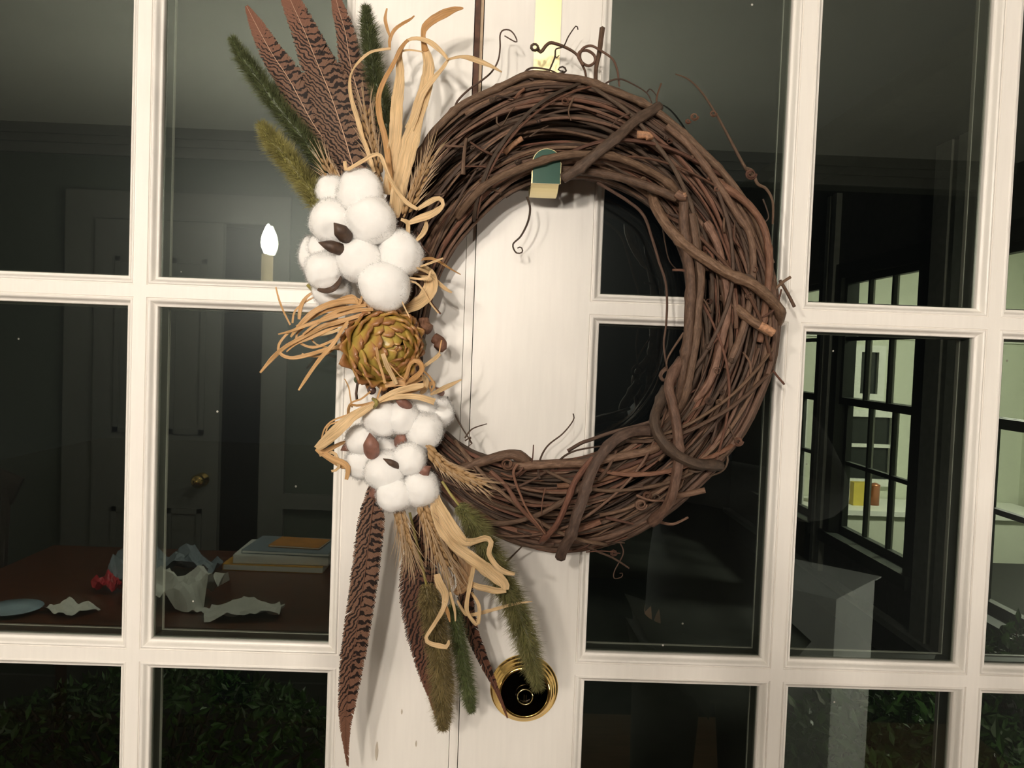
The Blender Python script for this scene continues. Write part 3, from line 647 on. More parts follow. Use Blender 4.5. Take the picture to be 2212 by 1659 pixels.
# photographer: dark figure mirrored in the right-hand panes, phone held out in both hands
def person():
    p = root('person', (0.54, -1.22, 0), label='person in dark coat holding a phone towards the wreath', cat='person')
    def skin(name, verts, edges, mat, parent, rootv=0, sub=2):
        me = bpy.data.meshes.new(name); me.from_pydata([v[0] for v in verts], edges, []); me.materials.append(mat)
        o = bpy.data.objects.new(name, me); COL.objects.link(o)
        m = o.modifiers.new('skin', 'SKIN'); m.use_smooth_shade = True
        for i, v in enumerate(verts):
            sv = me.skin_vertices[0].data[i]; sv.radius = v[1]; sv.use_root = (i == rootv)
        s = o.modifiers.new('sub', 'SUBSURF'); s.levels = s.render_levels = sub
        return adopt(o, parent)
    X, Y = 0.54, -1.22
    V = [((X, Y, 0.93), (0.15, 0.10)), ((X, Y, 1.12), (0.13, 0.09)), ((X, Y+0.01, 1.30), (0.15, 0.10)), ((X, Y, 1.42), (0.09, 0.07)), ((X, Y+0.02, 1.50), (0.05, 0.05)), ((X, Y+0.04, 1.56), (0.07, 0.08)), ((X, Y+0.03, 1.66), (0.078, 0.095)), ((X, Y+0.02, 1.73), (0.05, 0.06))]
    Eg = [(i, i+1) for i in range(7)]
    def arm(s, hand):
        n = len(V); V.extend([((X+s*0.17, Y, 1.39), (0.055, 0.055)), ((X+s*0.26, Y+0.08, 1.20), (0.045, 0.045)), ((hand[0]+s*0.10, hand[1]-0.12, 1.32), (0.036, 0.036)), ((hand[0]+s*0.045, hand[1]-0.02, hand[2]-0.06), (0.025, 0.028)), ((hand[0]+s*0.03, hand[1], hand[2]-0.02), (0.030, 0.018))])
        Eg.append((3, n)); Eg.extend((n+i, n+i+1) for i in range(4)); q = n+4
        for k in range(4):
            f = len(V); hz = hand[2]-0.02+0.018*(k-1.5)
            L_ = (0.030, 0.036, 0.034, 0.026)[k]
            V.extend([((hand[0]+s*0.028, hand[1]+0.018, hz+0.012), (0.009, 0.009)), ((hand[0]+s*(0.028-L_*0.5), hand[1]+0.010+0.006, hz+0.016), (0.008, 0.008)), ((hand[0]+s*(0.028-L_), hand[1]+0.010, hz+0.016), (0.007, 0.007))])
            Eg.extend([(q, f), (f, f+1), (f+1, f+2)])
        f = len(V); V.extend([((hand[0]+s*0.02, hand[1]-0.022, hand[2]-0.03), (0.010, 0.010)), ((hand[0], hand[1]-0.020, hand[2]-0.005), (0.008, 0.008))]); Eg.extend([(q-1, f), (f, f+1)])
    arm(1, (0.075, -0.780, 1.53)); arm(-1, (-0.075, -0.780, 1.53))
    for s in (1, -1):
        n = len(V); V.extend([((X+s*0.10, Y, 0.84), (0.085, 0.085)), ((X+s*0.11, Y+0.02, 0.48), (0.060, 0.060)), ((X+s*0.12, Y, 0.10), (0.042, 0.045)), ((X+s*0.13, Y+0.12, 0.045), (0.040, 0.035))])
        Eg.append((0, n)); Eg.extend((n+i, n+i+1) for i in range(3))
    body = skin('body', V, Eg, M['skin'], p)
    # clothes
    Cv = [((X, Y, 0.72), (0.19, 0.13)), ((X, Y, 0.93), (0.175, 0.125)), ((X, Y, 1.12), (0.155, 0.115)), ((X, Y+0.01, 1.30), (0.175, 0.12)), ((X, Y, 1.42), (0.11, 0.085))]
    Ce = [(0, 1), (1, 2), (2, 3), (3, 4)]
    for s, hx in ((1, 0.075), (-1, -0.075)):
        n = len(Cv); Cv.extend([((X+s*0.17, Y, 1.39), (0.07, 0.07)), ((X+s*0.26, Y+0.08, 1.20), (0.065, 0.065)), ((hx+s*0.10, -0.90, 1.32), (0.050, 0.050)), ((hx+s*0.06, -0.83, 1.42), (0.042, 0.042))]); Ce.append((4, n)); Ce.extend((n+i, n+i+1) for i in range(3))
    skin('coat', Cv, Ce, M['grey_cloth'], p, 1)
    Tv = [((X, Y, 0.90), (0.165, 0.12))]; Te = []
    for s in (1, -1):
        n = len(Tv); Tv.extend([((X+s*0.10, Y, 0.82), (0.10, 0.10)), ((X+s*0.11, Y+0.02, 0.48), (0.078, 0.078)), ((X+s*0.12, Y, 0.09), (0.062, 0.065))]); Te.append((0, n)); Te.extend([(n, n+1), (n+1, n+2)])
    skin('trousers', Tv, Te, M['black'], p)
    hb = MB(); hb.lathe(Vector((X, Y+0.015, 1.60)), Vector((0, 0, 1)), [(0.088, -0.13), (0.098, -0.05), (0.100, 0.03), (0.092, 0.09), (0.065, 0.135), (0.0, 0.15)], 20); hair = hb.build('hair', M['hair'], p)
    face = MB()
    face.lathe(Vector((X-0.0, Y+0.125, 1.595)), Vector((0, 0.5, -0.8)), [(0.004, -0.03), (0.010, -0.01), (0.014, 0.012), (0.006, 0.02), (0.0, 0.021)], 10); face.build('nose', M['skin'], body)
    for s in (1, -1):
        e = MB(); e.lathe(Vector((X+s*0.032, Y+0.112, 1.622)), Vector((0, 1, 0)), [(0.012, 0.0), (0.010, 0.006), (0.0, 0.009)], 12); e.build('eye', M['dark_wood'], body)
    mo = MB(); mo.box(X-0.024, X+0.024, Y+0.108, Y+0.120, 1.546, 1.556); mo.build('mouth', M['red'], body, smooth=False)
person()
ph = root('phone', (0, -0.768, 1.53), label='black phone held level in two hands', cat='phone')
b = MB(); b.box(-0.069, 0.069, -0.772, -0.764, 1.497, 1.563); b.build('phone_body', M['dark_wood'], ph, smooth=False)

# ------------------------------------------------------------------ yard and the wing of the house beyond the right-hand panes
b = MB(); b.box(-6, 9, 0.12, 12, -0.10, -0.02); struct('ground', b, M['ground'])
WX = 2.12; WT = 0.10
WIN = [(1.50, 2.90), (3.37, 4.40), (4.67, 5.80)]      # along y
WZ0, WZ1 = 0.46, 2.10
b = MB()
ys = [0.25]+[v for w in WIN for v in w]+[6.6]
for i in range(0, len(ys), 2): b.box(WX, WX+WT, ys[i], ys[i+1], -0.1, 2.75)
for (a, c_) in WIN: b.box(WX, WX+WT, a, c_, -0.1, WZ0); b.box(WX, WX+WT, a, c_, WZ1, 2.75)
struct('wall_wing', b, M['siding'])
b = MB(); b.box(WX-0.06, WX, 0.25, 6.6, 0.17, 0.205); struct('trim_4', b, M['ledge'])
b = MB(); b.box(WX-0.35, WX+3.6, 0.25, 6.7, 2.75, 2.85); struct('roof_wing', b, M['siding'])
for i, (a, c_) in enumerate(((3.14, 3.28), (3.00, 3.08), (4.46, 4.52), (4.56, 4.61))):
    b = MB(); b.box(WX-0.035, WX, a, c_, 0.205, 2.6); struct('trim_%d' % (5+i), b, M['grey_trim'])
for wi, (a, c_) in enumerate(WIN):
    w = root('window_%d' % (wi+1), (WX, (a+c_)/2, WZ0), kind='structure', label=('lit sash window nearest the door', 'lit sash window in the middle of the wing', 'lit sash window furthest along the wing')[wi])
    b = MB(); t_ = 0.040
    b.box(WX-0.02, WX+0.095, a-0.05, a+t_, WZ0-0.04, WZ1+0.05); b.box(WX-0.02, WX+0.095, c_-t_, c_+0.05, WZ0-0.04, WZ1+0.05); b.box(WX-0.02, WX+0.095, a, c_, WZ1-t_, WZ1+0.05); b.box(WX-0.05, WX+0.095, a-0.05, c_+0.05, WZ0-0.05, WZ0+0.02)
    b.build('frame', M['night_paint'], w, smooth=False)
    zm = 1.30
    for (x0, z0, z1) in ((WX+0.005, zm-0.02, WZ1-t_), (WX+0.045, WZ0+0.02, zm+0.025)):
        b = MB(); y0, y1 = a+t_, c_-t_; s_ = 0.040; x1 = x0+0.036
        b.box(x0, x1, y0, y0+s_, z0, z1); b.box(x0, x1, y1-s_, y1, z0, z1); b.box(x0, x1, y0, y1, z0, z0+s_*1.1); b.box(x0, x1, y0, y1, z1-s_, z1)
        sash = b.build('sash', M['night_paint'], w, smooth=False)
        for k in (1, 2):
            y = y0+s_+(y1-y0-2*s_)*k/3; b = MB(); b.box(x0+0.004, x1-0.012, y-0.012, y+0.012, z0+s_, z1-s_); b.build('muntin', M['night_paint'], sash, smooth=False)
            b = MB(); b.box(x1-0.012, x1-0.001, y-0.011, y+0.011, z0+s_, z1-s_); b.build('inner_muntin', M['kitchen_white'], sash, smooth=False)
        zc = z0+s_+(z1-z0-2*s_)*0.52
        b = MB(); b.box(x0+0.004, x1-0.004, y0+s_, y1-s_, zc-0.012, zc+0.012); b.build('muntin', M['night_paint'], sash, smooth=False)
        b = MB(); b.box(x0+0.014, x0+0.018, y0+s_, y1-s_, z0+s_, z1-s_); b.build('pane', M['glass_back'], sash, smooth=False)
# lit kitchen inside the wing; its floor lies a few steps lower
KX, KY, KZ = 4.6, 6.40, -0.55
b = MB(); b.box(KX, KX+0.1, 0.25, KY, KZ, 2.75); struct('wall_kitchen', b, M['kitchen_wall'])
b = MB(); b.box(WX+WT, KX, KY, KY+0.1, KZ, 2.75); struct('wall_kitchen_end', b, M['kitchen_wall'])
b = MB(); b.box(WX+WT, KX, 0.25, 0.35, KZ, 2.75); struct('wall_kitchen_near', b, M['kitchen_wall'])
b = MB(); b.box(WX+WT, KX, 0.25, KY, KZ-0.05, KZ); struct('floor_kitchen', b, M['floor'])
b = MB(); b.box(WX+WT, KX, 0.25, KY, 2.55, 2.6); struct('ceiling_kitchen', b, M['kitchen_white'])
b = MB(); b.box(WX+WT, KX, KY-0.03, KY, 1.98, 2.06); b.box(WX+WT, KX, KY-0.02, KY, 1.76, 1.80); struct('trim_9', b, M['kitchen_white'])
def end_window(n, x0, x1, z0, z1, bars):
    w = root('window_%d' % n, ((x0+x1)/2, KY, z0), kind='structure')
    b = MB()
    for (p, q, r_, s_) in ((x0-0.06, x0, z0-0.06, z1+0.06), (x1, x1+0.06, z0-0.06, z1+0.06), (x0, x1, z1, z1+0.06), (x0, x1, z0-0.06, z0)): b.box(p, q, KY-0.05, KY, r_, s_)
    b.build('frame', M['kitchen_white'], w, smooth=False)
    for zb_ in bars:
        b = MB(); b.box(x0, x1, KY-0.04, KY-0.012, zb_-0.015, zb_+0.015); b.build('muntin', M['kitchen_white'], w, smooth=False)
    b = MB(); b.box(x0, x1, KY-0.012, KY-0.004, z0, z1); b.build('pane', M['night_pane'], w, smooth=False)
end_window(4, 3.13, 3.28, 1.28, 1.64, ()); end_window(5, 2.86, 3.42, 0.54, 1.08, (0.83,)); end_window(6, 3.70, 4.20, 0.54, 1.60, (0.83, 1.2))
def side_window(n, y0, y1, z0, z1, bars):
    w = root('window_%d' % n, (KX, (y0+y1)/2, z0), kind='structure'); b = MB()
    for (p, q, r_, s_) in ((y0-0.07, y0, z0-0.07, z1+0.07), (y1, y1+0.07, z0-0.07, z1+0.07), (y0, y1, z1, z1+0.07), (y0, y1, z0-0.07, z0)): b.box(KX-0.05, KX, p, q, r_, s_)
    b.build('frame', M['kitchen_white'], w, smooth=False)
    for zb_ in bars:
        b = MB(); b.box(KX-0.04, KX-0.012, y0, y1, zb_-0.015, zb_+0.015); b.build('muntin', M['kitchen_white'], w, smooth=False)
    b = MB(); b.box(KX-0.012, KX-0.004, y0, y1, z0, z1); b.build('pane', M['night_pane'], w, smooth=False)
side_window(7, 4.95, 5.35, 0.95, 1.30, ()); side_window(8, 5.55, 6.10, 0.55, 1.30, (0.85,))
ct = root('kitchen_counter', (3.3, KY-0.3, KZ), label='white counter under the far kitchen windows', cat='counter')
b = MB(); b.box(2.40, 4.50, KY-0.62, KY-0.02, KZ, 0.33); b.build('cabinet_front', M['kitchen_wall'], ct, smooth=False)
b = MB(); b.box(2.38, 4.52, KY-0.65, KY-0.02, 0.33, 0.37); b.build('worktop', M['kitchen_white'], ct, smooth=False)
b = MB(); b.box(2.96, 3.10, KY-0.42, KY-0.34, 0.3702, 0.56); b.build('cereal_box', M['yellow_box'], None, smooth=False, label='yellow box on the kitchen counter', cat='box')
b = MB(); b.lathe(Vector((3.16, KY-0.36, 0.3702)), Vector((0, 0, 1)), [(0.0, 0), (0.04, 0), (0.04, 0.15), (0.042, 0.152), (0.042, 0.17), (0.01, 0.185), (0, 0.185)], 20); b.build('canister', M['copper'], None, label='copper brown canister beside the yellow box', cat='canister')
b = MB(); b.lathe(Vector((2.72, KY-0.36, 0.3702)), Vector((0, 0, 1)), [(0.0, 0), (0.05, 0), (0.085, 0.10), (0.085, 0.16), (0.078, 0.16), (0.076, 0.10), (0.045, 0.01), (0, 0.01)], 24); b.build('fruit_bowl', M['orange'], None, label='orange bowl on the left of the kitchen counter', cat='bowl')
kl = root('kitchen_lamp', (3.4, 4.2, 2.55), label='round ceiling lamp in the lit kitchen', cat='ceiling lamp')
b = MB(); b.lathe(Vector((3.4, 4.2, 2.55)), Vector((0, 0, -1)), [(0.20, 0.0), (0.21, 0.02), (0.20, 0.025), (0.0, 0.026)], 32); b.build('lamp_rim', M['kitchen_white'], kl)
b = MB(); b.lathe(Vector((3.4, 4.2, 2.525)), Vector((0, 0, -1)), [(0.19, 0.0), (0.17, 0.04), (0.11, 0.07), (0.0, 0.085)], 32); b.build('lamp_bowl', emit('lit_lamp_bowl', (1.0, 1.0, 0.86), KITCHEN_POWER), kl)

# unseen lantern added to light the shrubs and the wing trim
pl = root('fill_lantern', (1.55, 0.10, 2.05), label='added unseen fill lantern on the outside wall beside the doors', cat='lantern')
b = MB(); b.box(1.50, 1.60, 0.10, 0.115, 1.93, 2.17); b.build('back_plate', M['night_paint'], pl, smooth=False)
b = MB(); b.tube([Vector((1.55, 0.115, 2.12)), Vector((1.55, 0.17, 2.15)), Vector((1.55, 0.22, 2.12))], 0.008, 8); b.build('arm', M['night_paint'], pl)
b = MB(); b.lathe(Vector((1.55, 0.22, 2.12)), Vector((0, 0, -1)), [(0.0, -0.02), (0.07, 0.03), (0.072, 0.04), (0.0, 0.04)], 20); b.build('cap', M['night_paint'], pl)
b = MB(); b.lathe(Vector((1.55, 0.22, 2.078)), Vector((0, 0, -1)), [(0.0, 0.0), (0.045, 0.0), (0.055, 0.03), (0.05, 0.10), (0.03, 0.13), (0.0, 0.135)], 20); b.build('globe', emit('fill_globe', (1.0, 0.93, 0.76), YARD_FILL_POWER), pl)

# evergreen shrubs under the windows
def shrub(cx, cy, z0, z1, rx, ry, n, seed, label):
    rnd = random.Random(seed)
    s = root('evergreen_shrub', (cx, cy, -0.02), label=label, cat='shrub', group='shrubs below the wing windows')
    b = MB(); tw = MB()
    for k in range(40):
        a = rnd.uniform(0, 2*PI); r = rnd.uniform(0.3, 0.95); top = Vector((cx+rx*r*math.cos(a), cy+ry*r*math.sin(a), z0+(z1-z0)*(1-0.45*r*r)*rnd.uniform(0.8, 1.0)))
        tw.tube([Vector((cx+0.05*math.cos(a), cy+0.05*math.sin(a), -0.02)), Vector((lerp(cx, top.x, 0.6), lerp(cy, top.y, 0.6), top.z*0.55)), top], [0.008, 0.006, 0.002], 5)
    for k in range(n):
        a = rnd.uniform(0, 2*PI); r = math.sqrt(rnd.random()); h = 1-0.5*r*r
        p = Vector((cx+rx*r*math.cos(a), cy+ry*r*math.sin(a), z0+(z1-z0)*h*rnd.uniform(0.55, 1.0)**0.5))
        L_ = rnd.uniform(0.03, 0.055); dr = Vector((rnd.gauss(0, 1), rnd.gauss(0, 1), rnd.gauss(0.5, 0.7))).normalized(); sd = dr.cross(Vector((rnd.gauss(0, 1), rnd.gauss(0, 1), rnd.gauss(0, 1)))).normalized()*L_*0.2; up = dr.cross(sd).normalized()*L_*0.06
        b.add([p, p+dr*L_*0.5+sd+up, p+dr*L_, p+dr*L_*0.5-sd+up, p+dr*L_*0.5], [(0, 1, 4), (1, 2, 4), (2, 3, 4), (3, 0, 4)])
    b.build('foliage', M['leaf'], s, smooth=False, kind='stuff'); tw.build('branches', M['twig'], s)
shrub(1.02, 1.15, 0.1, 0.80, 0.34, 0.50, 5200, 1, 'dense evergreen shrub under the nearest lit window')
shrub(1.74, 1.70, 0.1, 0.76, 0.32, 0.50, 3800, 2, 'smaller evergreen shrub against the wing wall')
shrub(-1.0, 1.7, 0.1, 0.50, 0.6, 0.5, 3000, 3, 'dark evergreen shrub outside the left-hand panes')

# ------------------------------------------------------------------ brass wreath hanger over the right leaf
hg = root('wreath_hanger', (0.035, 0, 2.0), label='polished brass strap hanger hooked over the white door', cat='hanger')
hx0, hx1 = 0.0216, 0.0446
b = MB()
zt = 2.001; tab_top = U(1187, 322, 0.067).z; zb = U(1187, 422, 0.035).z
P = [(0.046, zt-0.05), (0.0465, zt), (0.0, zt+0.0008), (-0.0022, zt-0.001), (-0.0022, zb+0.02)]
n_ = 14
for i in range(n_+1):
    a = PI*i/n_; P.append((-0.0022-0.0320*(1-math.cos(a)), zb+0.014-0.014*math.sin(a)))
P.append((-0.0665, tab_top-0.028))
def strip(mb, P, x0, x1, th):
    V = []; Fc = []; n = len(P)
    for i, (y, z) in enumerate(P):
        t = Vector((P[min(i+1, n-1)][0]-P[max(i-1, 0)][0], P[min(i+1, n-1)][1]-P[max(i-1, 0)][1])).normalized(); q = Vector((-t.y, t.x))*th
        V += [(x0, y, z), (x1, y, z), (x1, y+q.x, z+q.y), (x0, y+q.x, z+q.y)]
    for i in range(n-1):
        a = 4*i; c_ = a+4
        for k in range(4): Fc.append((a+k, c_+k, c_+(k+1) % 4, a+(k+1) % 4))
    Fc.append((0, 1, 2, 3)); e = 4*(n-1); Fc.append((e+3, e+2, e+1, e))
    mb.add(V, Fc)
strip(b, P, hx0, hx1, 0.0012)
b.build('strap', M['strap_brass'], hg, smooth=False)
def tab(mat, name, grow, y, label=None):
    b = MB(); V = []; pts = []
    zc = tab_top-0.011
    pts = [(hx0+0.0006-grow, tab_top-0.028), (hx1+0.0006+grow, tab_top-0.028), (hx1+0.0006+grow, zc)]
    for k in range(1, 12):
        a = PI*k/12; pts.append(((hx0+hx1)/2+0.0006+(0.0115+grow)*math.cos(a), zc+(0.011+grow)*math.sin(a)))
    pts.append((hx0+0.0006-grow, zc)); n = len(pts)
    V = [(x, y, z) for x, z in pts]+[(x, y-0.001, z) for x, z in pts]
    b.add(V, [tuple(range(n)), tuple(range(2*n-1, n-1, -1))]+[(i, i+n, (i+1) % n+n, (i+1) % n) for i in range(n)])
    return b.build(name, mat, hg, smooth=False, label=label)
tab(M['pale_brass'], 'hook_tab', 0.0004, -0.0662)
tab(M['green_reflection'], 'reflection_face', -0.0003, -0.0673, 'hook face with a green reflection in its colour')  # thin plate carrying the reflection as plain colour

# ------------------------------------------------------------------ grapevine wreath
WC = (1195.0, 690.0)
ANG = [0, 45, 90, 135, 180, 225, 270, 315]
RO = [492, 486, 528, 462, 395, 430, 508, 482]
RI = [286, 318, 300, 262, 272, 335, 302, 300]
def cyc(vals, deg):
    x = (deg % 360)/45.0; i = int(x) % 8; t = x-int(x)
    a, b_, c_, d = vals[(i-1) % 8], vals[i], vals[(i+1) % 8], vals[(i+2) % 8]
    return 0.5*((2*b_)+(-a+c_)*t+(2*a-5*b_+4*c_-d)*t*t+(-a+3*b_-3*c_+d)*t**3)
def ring(deg, u, d):
    ri, ro = cyc(RI, deg), cyc(RO, deg); r = ri+(ro-ri)*u; a = math.radians(deg)
    return U(WC[0]+r*math.cos(a), WC[1]-r*math.sin(a), d)
wr = root('wreath', tuple(U(WC[0], WC[1], 0.035)), label='round brown grapevine wreath hanging on the white doors', cat='wreath')
rnd = random.Random(11)
def vine_mesh(pts, r, mat, name='vine', sides=7, parent=wr, seed=0, taper=(1, 1), label=None):
    n = len(pts); rad = []
    node = rnd.uniform(0.03, 0.07); L = 0; ph = rnd.uniform(0, node); out = []
    for i, p in enumerate(pts):
        if i: L += (p-pts[i-1]).length
        q = ((L+ph) % node)/node; sw = 1+0.28*math.exp(-((q-0.5)/0.05)**2)+0.10*nz(L*60, seed+3)
        t = i/(n-1); e = lerp(taper[0], taper[1], t)
        if taper[1] < 0.5: pass
        rad.append(r*sw*e)
        k = min(0.0011, 0.5*r)
        out.append(p+Vector((nz(L*26, seed+1.3)*k*1.6, nz(L*26, seed+5.1)*k*0.6, nz(L*26, seed+9.7)*k*1.6)))
    b = MB(); b.tube(out, rad, sides); return b.build(name, mat, parent, label=label)
NV = 225
for i in range(NV):
    # vines lie in three layers: back, core, front
    layer = i % 3
    u0 = rnd.random(); dv = (-0.75, 0.05, 0.8)[layer]+rnd.uniform(-0.25, 0.25)
    st = rnd.uniform(0, 360); span = rnd.uniform(95, 330) if layer else rnd.uniform(150, 350)
    n = max(20, int(span/3.6)); k1 = rnd.uniform(0.5, 1.6); p1 = rnd.uniform(0, 6.28); am = rnd.uniform(0.04, 0.24); dr = rnd.uniform(-0.28, 0.28)
    r = rnd.choice((0.0009, 0.0011, 0.0013, 0.0015, 0.0017, 0.0019, 0.0022, 0.0026)) if layer else rnd.choice((0.0014, 0.0018, 0.0024))
    pts = []
    for j in range(n):
        t = j/(n-1); deg = st+span*t
        u = u0+am*math.sin(math.radians(deg)*k1+p1)+dr*(t-0.5)
        u = 0.03+0.94*(0.5-0.5*math.cos(PI*max(0.0, min(1.0, 0.5+(u-0.5)*0.86))))
        g_ = 1-0.40*math.exp(-(((deg % 360)-192)/48)**2)
        half = 0.031*g_*math.sqrt(max(0.04, 1-(2*u-1)**2))
        d = 0.0345*g_+half*dv*(0.92+0.15*math.sin(math.radians(deg)*2.3+p1*2))
        pts.append(ring(deg, u, max(0.0055+r, d)))
    vine_mesh(pts, r, rnd.choice((M['vine'], M['vine'], M['vine'], M['vine_dark'], M['vine_dark'], M['vine_red'])), seed=i, taper=(0.75, 1.0) if rnd.random() < .5 else (1, 0.6), sides=6)
# a few strands spiral across the bundle
for i in range(16):
    st = rnd.uniform(-100, 130); sp_ = rnd.choice((-1, 1))*rnd.uniform(40, 85); up_ = rnd.random() < .5; n = 26; pts = []
    for j in range(n):
        t = j/(n-1); u = lerp(0.04, 0.97, t) if up_ else lerp(0.97, 0.04, t)
        pts.append(ring(st+sp_*t, u, 0.036+0.034*math.sqrt(max(0.02, 1-(2*u-1)**2))))
    vine_mesh(pts, rnd.uniform(0.0010, 0.0022), rnd.choice((M['vine'], M['vine_dark'], M['vine_red'])), seed=300+i, sides=6)
# hand-laid vines that the photograph lets one follow: (points, radius, material, depths, label)
def cv(pts, ox, oy, s): return [(ox+x*s, oy+y*s) for x, y in pts]
def traced(pts, dep, r, mat='vine', name='vine', n=None, taper=(1, 1), label=None, sides=8):
    m = len(pts)
    P4 = [(p[0], p[1], prof(dep, i/(m-1)) if isinstance(dep, (list, tuple)) else dep) for i, p in enumerate(pts)]
    tot = sum(math.dist(pts[i], pts[i-1]) for i in range(1, m))
    n = n or max(8, int(tot/9))
    return vine_mesh([U(*q) for q in catmull(P4, n)], r, M[mat], name, seed=rnd.uniform(0, 99), taper=taper, label=label, sides=sides)
A3 = (900, 0, 0.2712); A1 = (1300, 100, 0.3618); A2 = (1300, 600, 0.3618); A9 = (900, 800, 0.3165)
traced([(905, 352), (924, 300), (954, 266), (990, 233), (1036, 206), (1090, 182), (1144, 161), (1198, 164), (1253, 171), (1293, 184), (1339, 203), (1402, 231), (1480, 292), (1560, 372), (1630, 470), (1668, 570)], [0.05, 0.05, 0.055, 0.05], 0.0032)
traced([(1424, 229), (1375, 260), (1334, 296), (1293, 328), (1253, 361), (1215, 386)], [0.052, 0.075, 0.078, 0.07], 0.0044, 'vine_dark', label='thick dark vine wrapped across the top')
traced([(985, 470), (1000, 447), (1041, 407), (1090, 380), (1158, 350), (1220, 334), (1280, 331), (1323, 336), (1388, 361), (1440, 393), (1470, 423), (1500, 470)], [0.05, 0.068, 0.0735, 0.0735, 0.066, 0.06], 0.0032)
traced([(1215, 366), (1258, 372), (1301, 377), (1347, 385), (1402, 401), (1464, 426)], [0.056, 0.066, 0.07], 0.0036)
traced([(1464, 420), (1474, 433), (1477, 480), (1488, 552), (1492, 606), (1489, 700), (1485, 745), (1477, 803), (1468, 856), (1440, 908), (1396, 948), (1350, 975)], [0.07, 0.07, 0.068, 0.066, 0.052, 0.036], 0.0043)
traced([(1409, 414), (1416, 447), (1441, 491), (1481, 534), (1524, 563), (1575, 592), (1626, 617), (1662, 643), (1682, 670), (1683, 693), (1672, 709)], [0.052, 0.068, 0.076, 0.078, 0.06, 0.03], 0.0044, label='thick vine wrapped across the right side')
traced([(1474, 774), (1456, 803), (1445, 835), (1452, 875), (1463, 926), (1466, 980), (1459, 1034), (1452, 1070), (1437, 1096), (1405, 1128)], [0.062, 0.074, 0.079, 0.077, 0.06], 0.0044)
traced([(1440, 838), (1423, 875), (1414, 904), (1419, 933), (1437, 962), (1463, 983), (1499, 998), (1524, 1002), (1555, 1004)], [0.058, 0.074, 0.083, 0.08, 0.06], 0.0047, 'vine_dark', label='dark vine looped over the lower right')
traced([(1406, 930), (1368, 933), (1337, 946), (1308, 971), (1286, 1003), (1270, 1041), (1258, 1085), (1245, 1120), (1235, 1154), (1216, 1188), (1211, 1204)], [0.06, 0.07, 0.078, 0.08, 0.07], 0.0047, 'vine_dark', label='dark vine bound across the bottom')
traced([(995, 1011), (1042, 996), (1106, 984), (1142, 1000)], [0.06, 0.066, 0.06], 0.0042)
traced([(1100, 1006), (1185, 1003), (1280, 996), (1311, 990), (1406, 974), (1450, 940)], [0.062, 0.066, 0.062], 0.0036)
traced([(1170, 1172), (1179, 1162), (1204, 1132), (1229, 1075), (1245, 1037), (1280, 990)], [0.06, 0.077, 0.07], 0.0026, 'vine_red')
traced([(1058, 1018), (1096, 1053), (1122, 1091), (1147, 1120), (1179, 1154)], [0.066, 0.074, 0.07], 0.0018, 'vine_red')
traced([(1495, 462), (1503, 534), (1513, 606), (1506, 693), (1500, 755), (1483, 850), (1452, 910), (1405, 962)], [0.068, 0.068, 0.066, 0.04], 0.0036)
traced([(1524, 480), (1553, 534), (1564, 606), (1568, 679), (1555, 760), (1528, 832), (1480, 890), (1425, 945)], [0.066, 0.066, 0.066, 0.040], 0.0033)
traced([(1532, 382), (1575, 411), (1618, 444), (1651, 491), (1662, 552), (1655, 643), (1640, 740)], 0.058, 0.0032, 'vine_red')
traced([(1440, 270), (1481, 306), (1535, 375), (1589, 462), (1618, 505), (1628, 580), (1610, 690), (1570, 800)], 0.062, 0.0030)
stub = traced([(1560, 640), (1611, 683), (1640, 702), (1664, 717)], [0.05, 0.072, 0.075], 0.0040, 'vine')
traced([(1640, 703), (1656, 711), (1670, 720)], [0.0755, 0.0765], 0.0036, 'chip', 'broken_tip', label='fresh orange broken end of a vine')
traced([(1458, 1072), (1490, 1068), (1524, 1060)], [0.055, 0.06], 0.0026, 'vine')
traced([(1684, 606), (1698, 630), (1716, 664)], [0.045, 0.04], 0.0014, 'vine', 'twig')
traced([(1672, 626), (1690, 610), (1707, 599)], [0.045, 0.045], 0.0013, 'vine', 'twig')
traced([(1670, 800), (1682, 816), (1694, 830)], [0.045, 0.04], 0.0009, 'vine_red', 'twig')
traced([(1462, 418), (1470, 424), (1482, 424)], [0.074, 0.076], 0.0036, 'vine')
traced([(1478, 416), (1480, 424)], 0.0775, 0.0016, 'chip', 'broken_tip')
traced([(1376, 290), (1398, 292), (1404, 300)], [0.07, 0.072], 0.0034, 'chip', 'broken_tip', label='pale torn bark near the top wrap')
traced([(1092, 330), (1110, 312), (1128, 297)], [0.058, 0.06], 0.0024, 'chip', 'broken_tip')
traced([(912, 690), (915, 704), (925, 712)], [0.045, 0.05], 0.005, 'vine_red'); traced([(938, 730), (952, 740), (944, 752)], [0.045, 0.05], 0.0045, 'vine_red')
# free tendrils
def tendril(pts, dep, r, mat='vine_dark', name='tendril', taper=(1.0, 0.55)):
    m = len(pts); P4 = [(p[0], p[1], prof(dep, i/(m-1)) if isinstance(dep, (list, tuple)) else dep) for i, p in enumerate(pts)]
    tot = sum(math.dist(pts[i], pts[i-1]) for i in range(1, m)); n = max(10, int(tot/5))
    q = [U(*x) for x in catmull(P4, n)]; b = MB(); b.tube(q, [r*lerp(taper[0], taper[1], i/(n-1)) for i in range(n)], 5); return b.build(name, M[mat], wr)
def coil(cx, cy, r0, turns, d, r, mat='vine_red', shrink=0.45, ph=0.0):
    n = int(14*turns); pts = []
    for i in range(n):
        t = i/(n-1); a = ph+2*PI*turns*t; rr = r0*lerp(1, shrink, t); pts.append((cx+rr*math.cos(a), cy+rr*0.92*math.sin(a)))
    return tendril(pts, [d, d+0.006], r, mat)
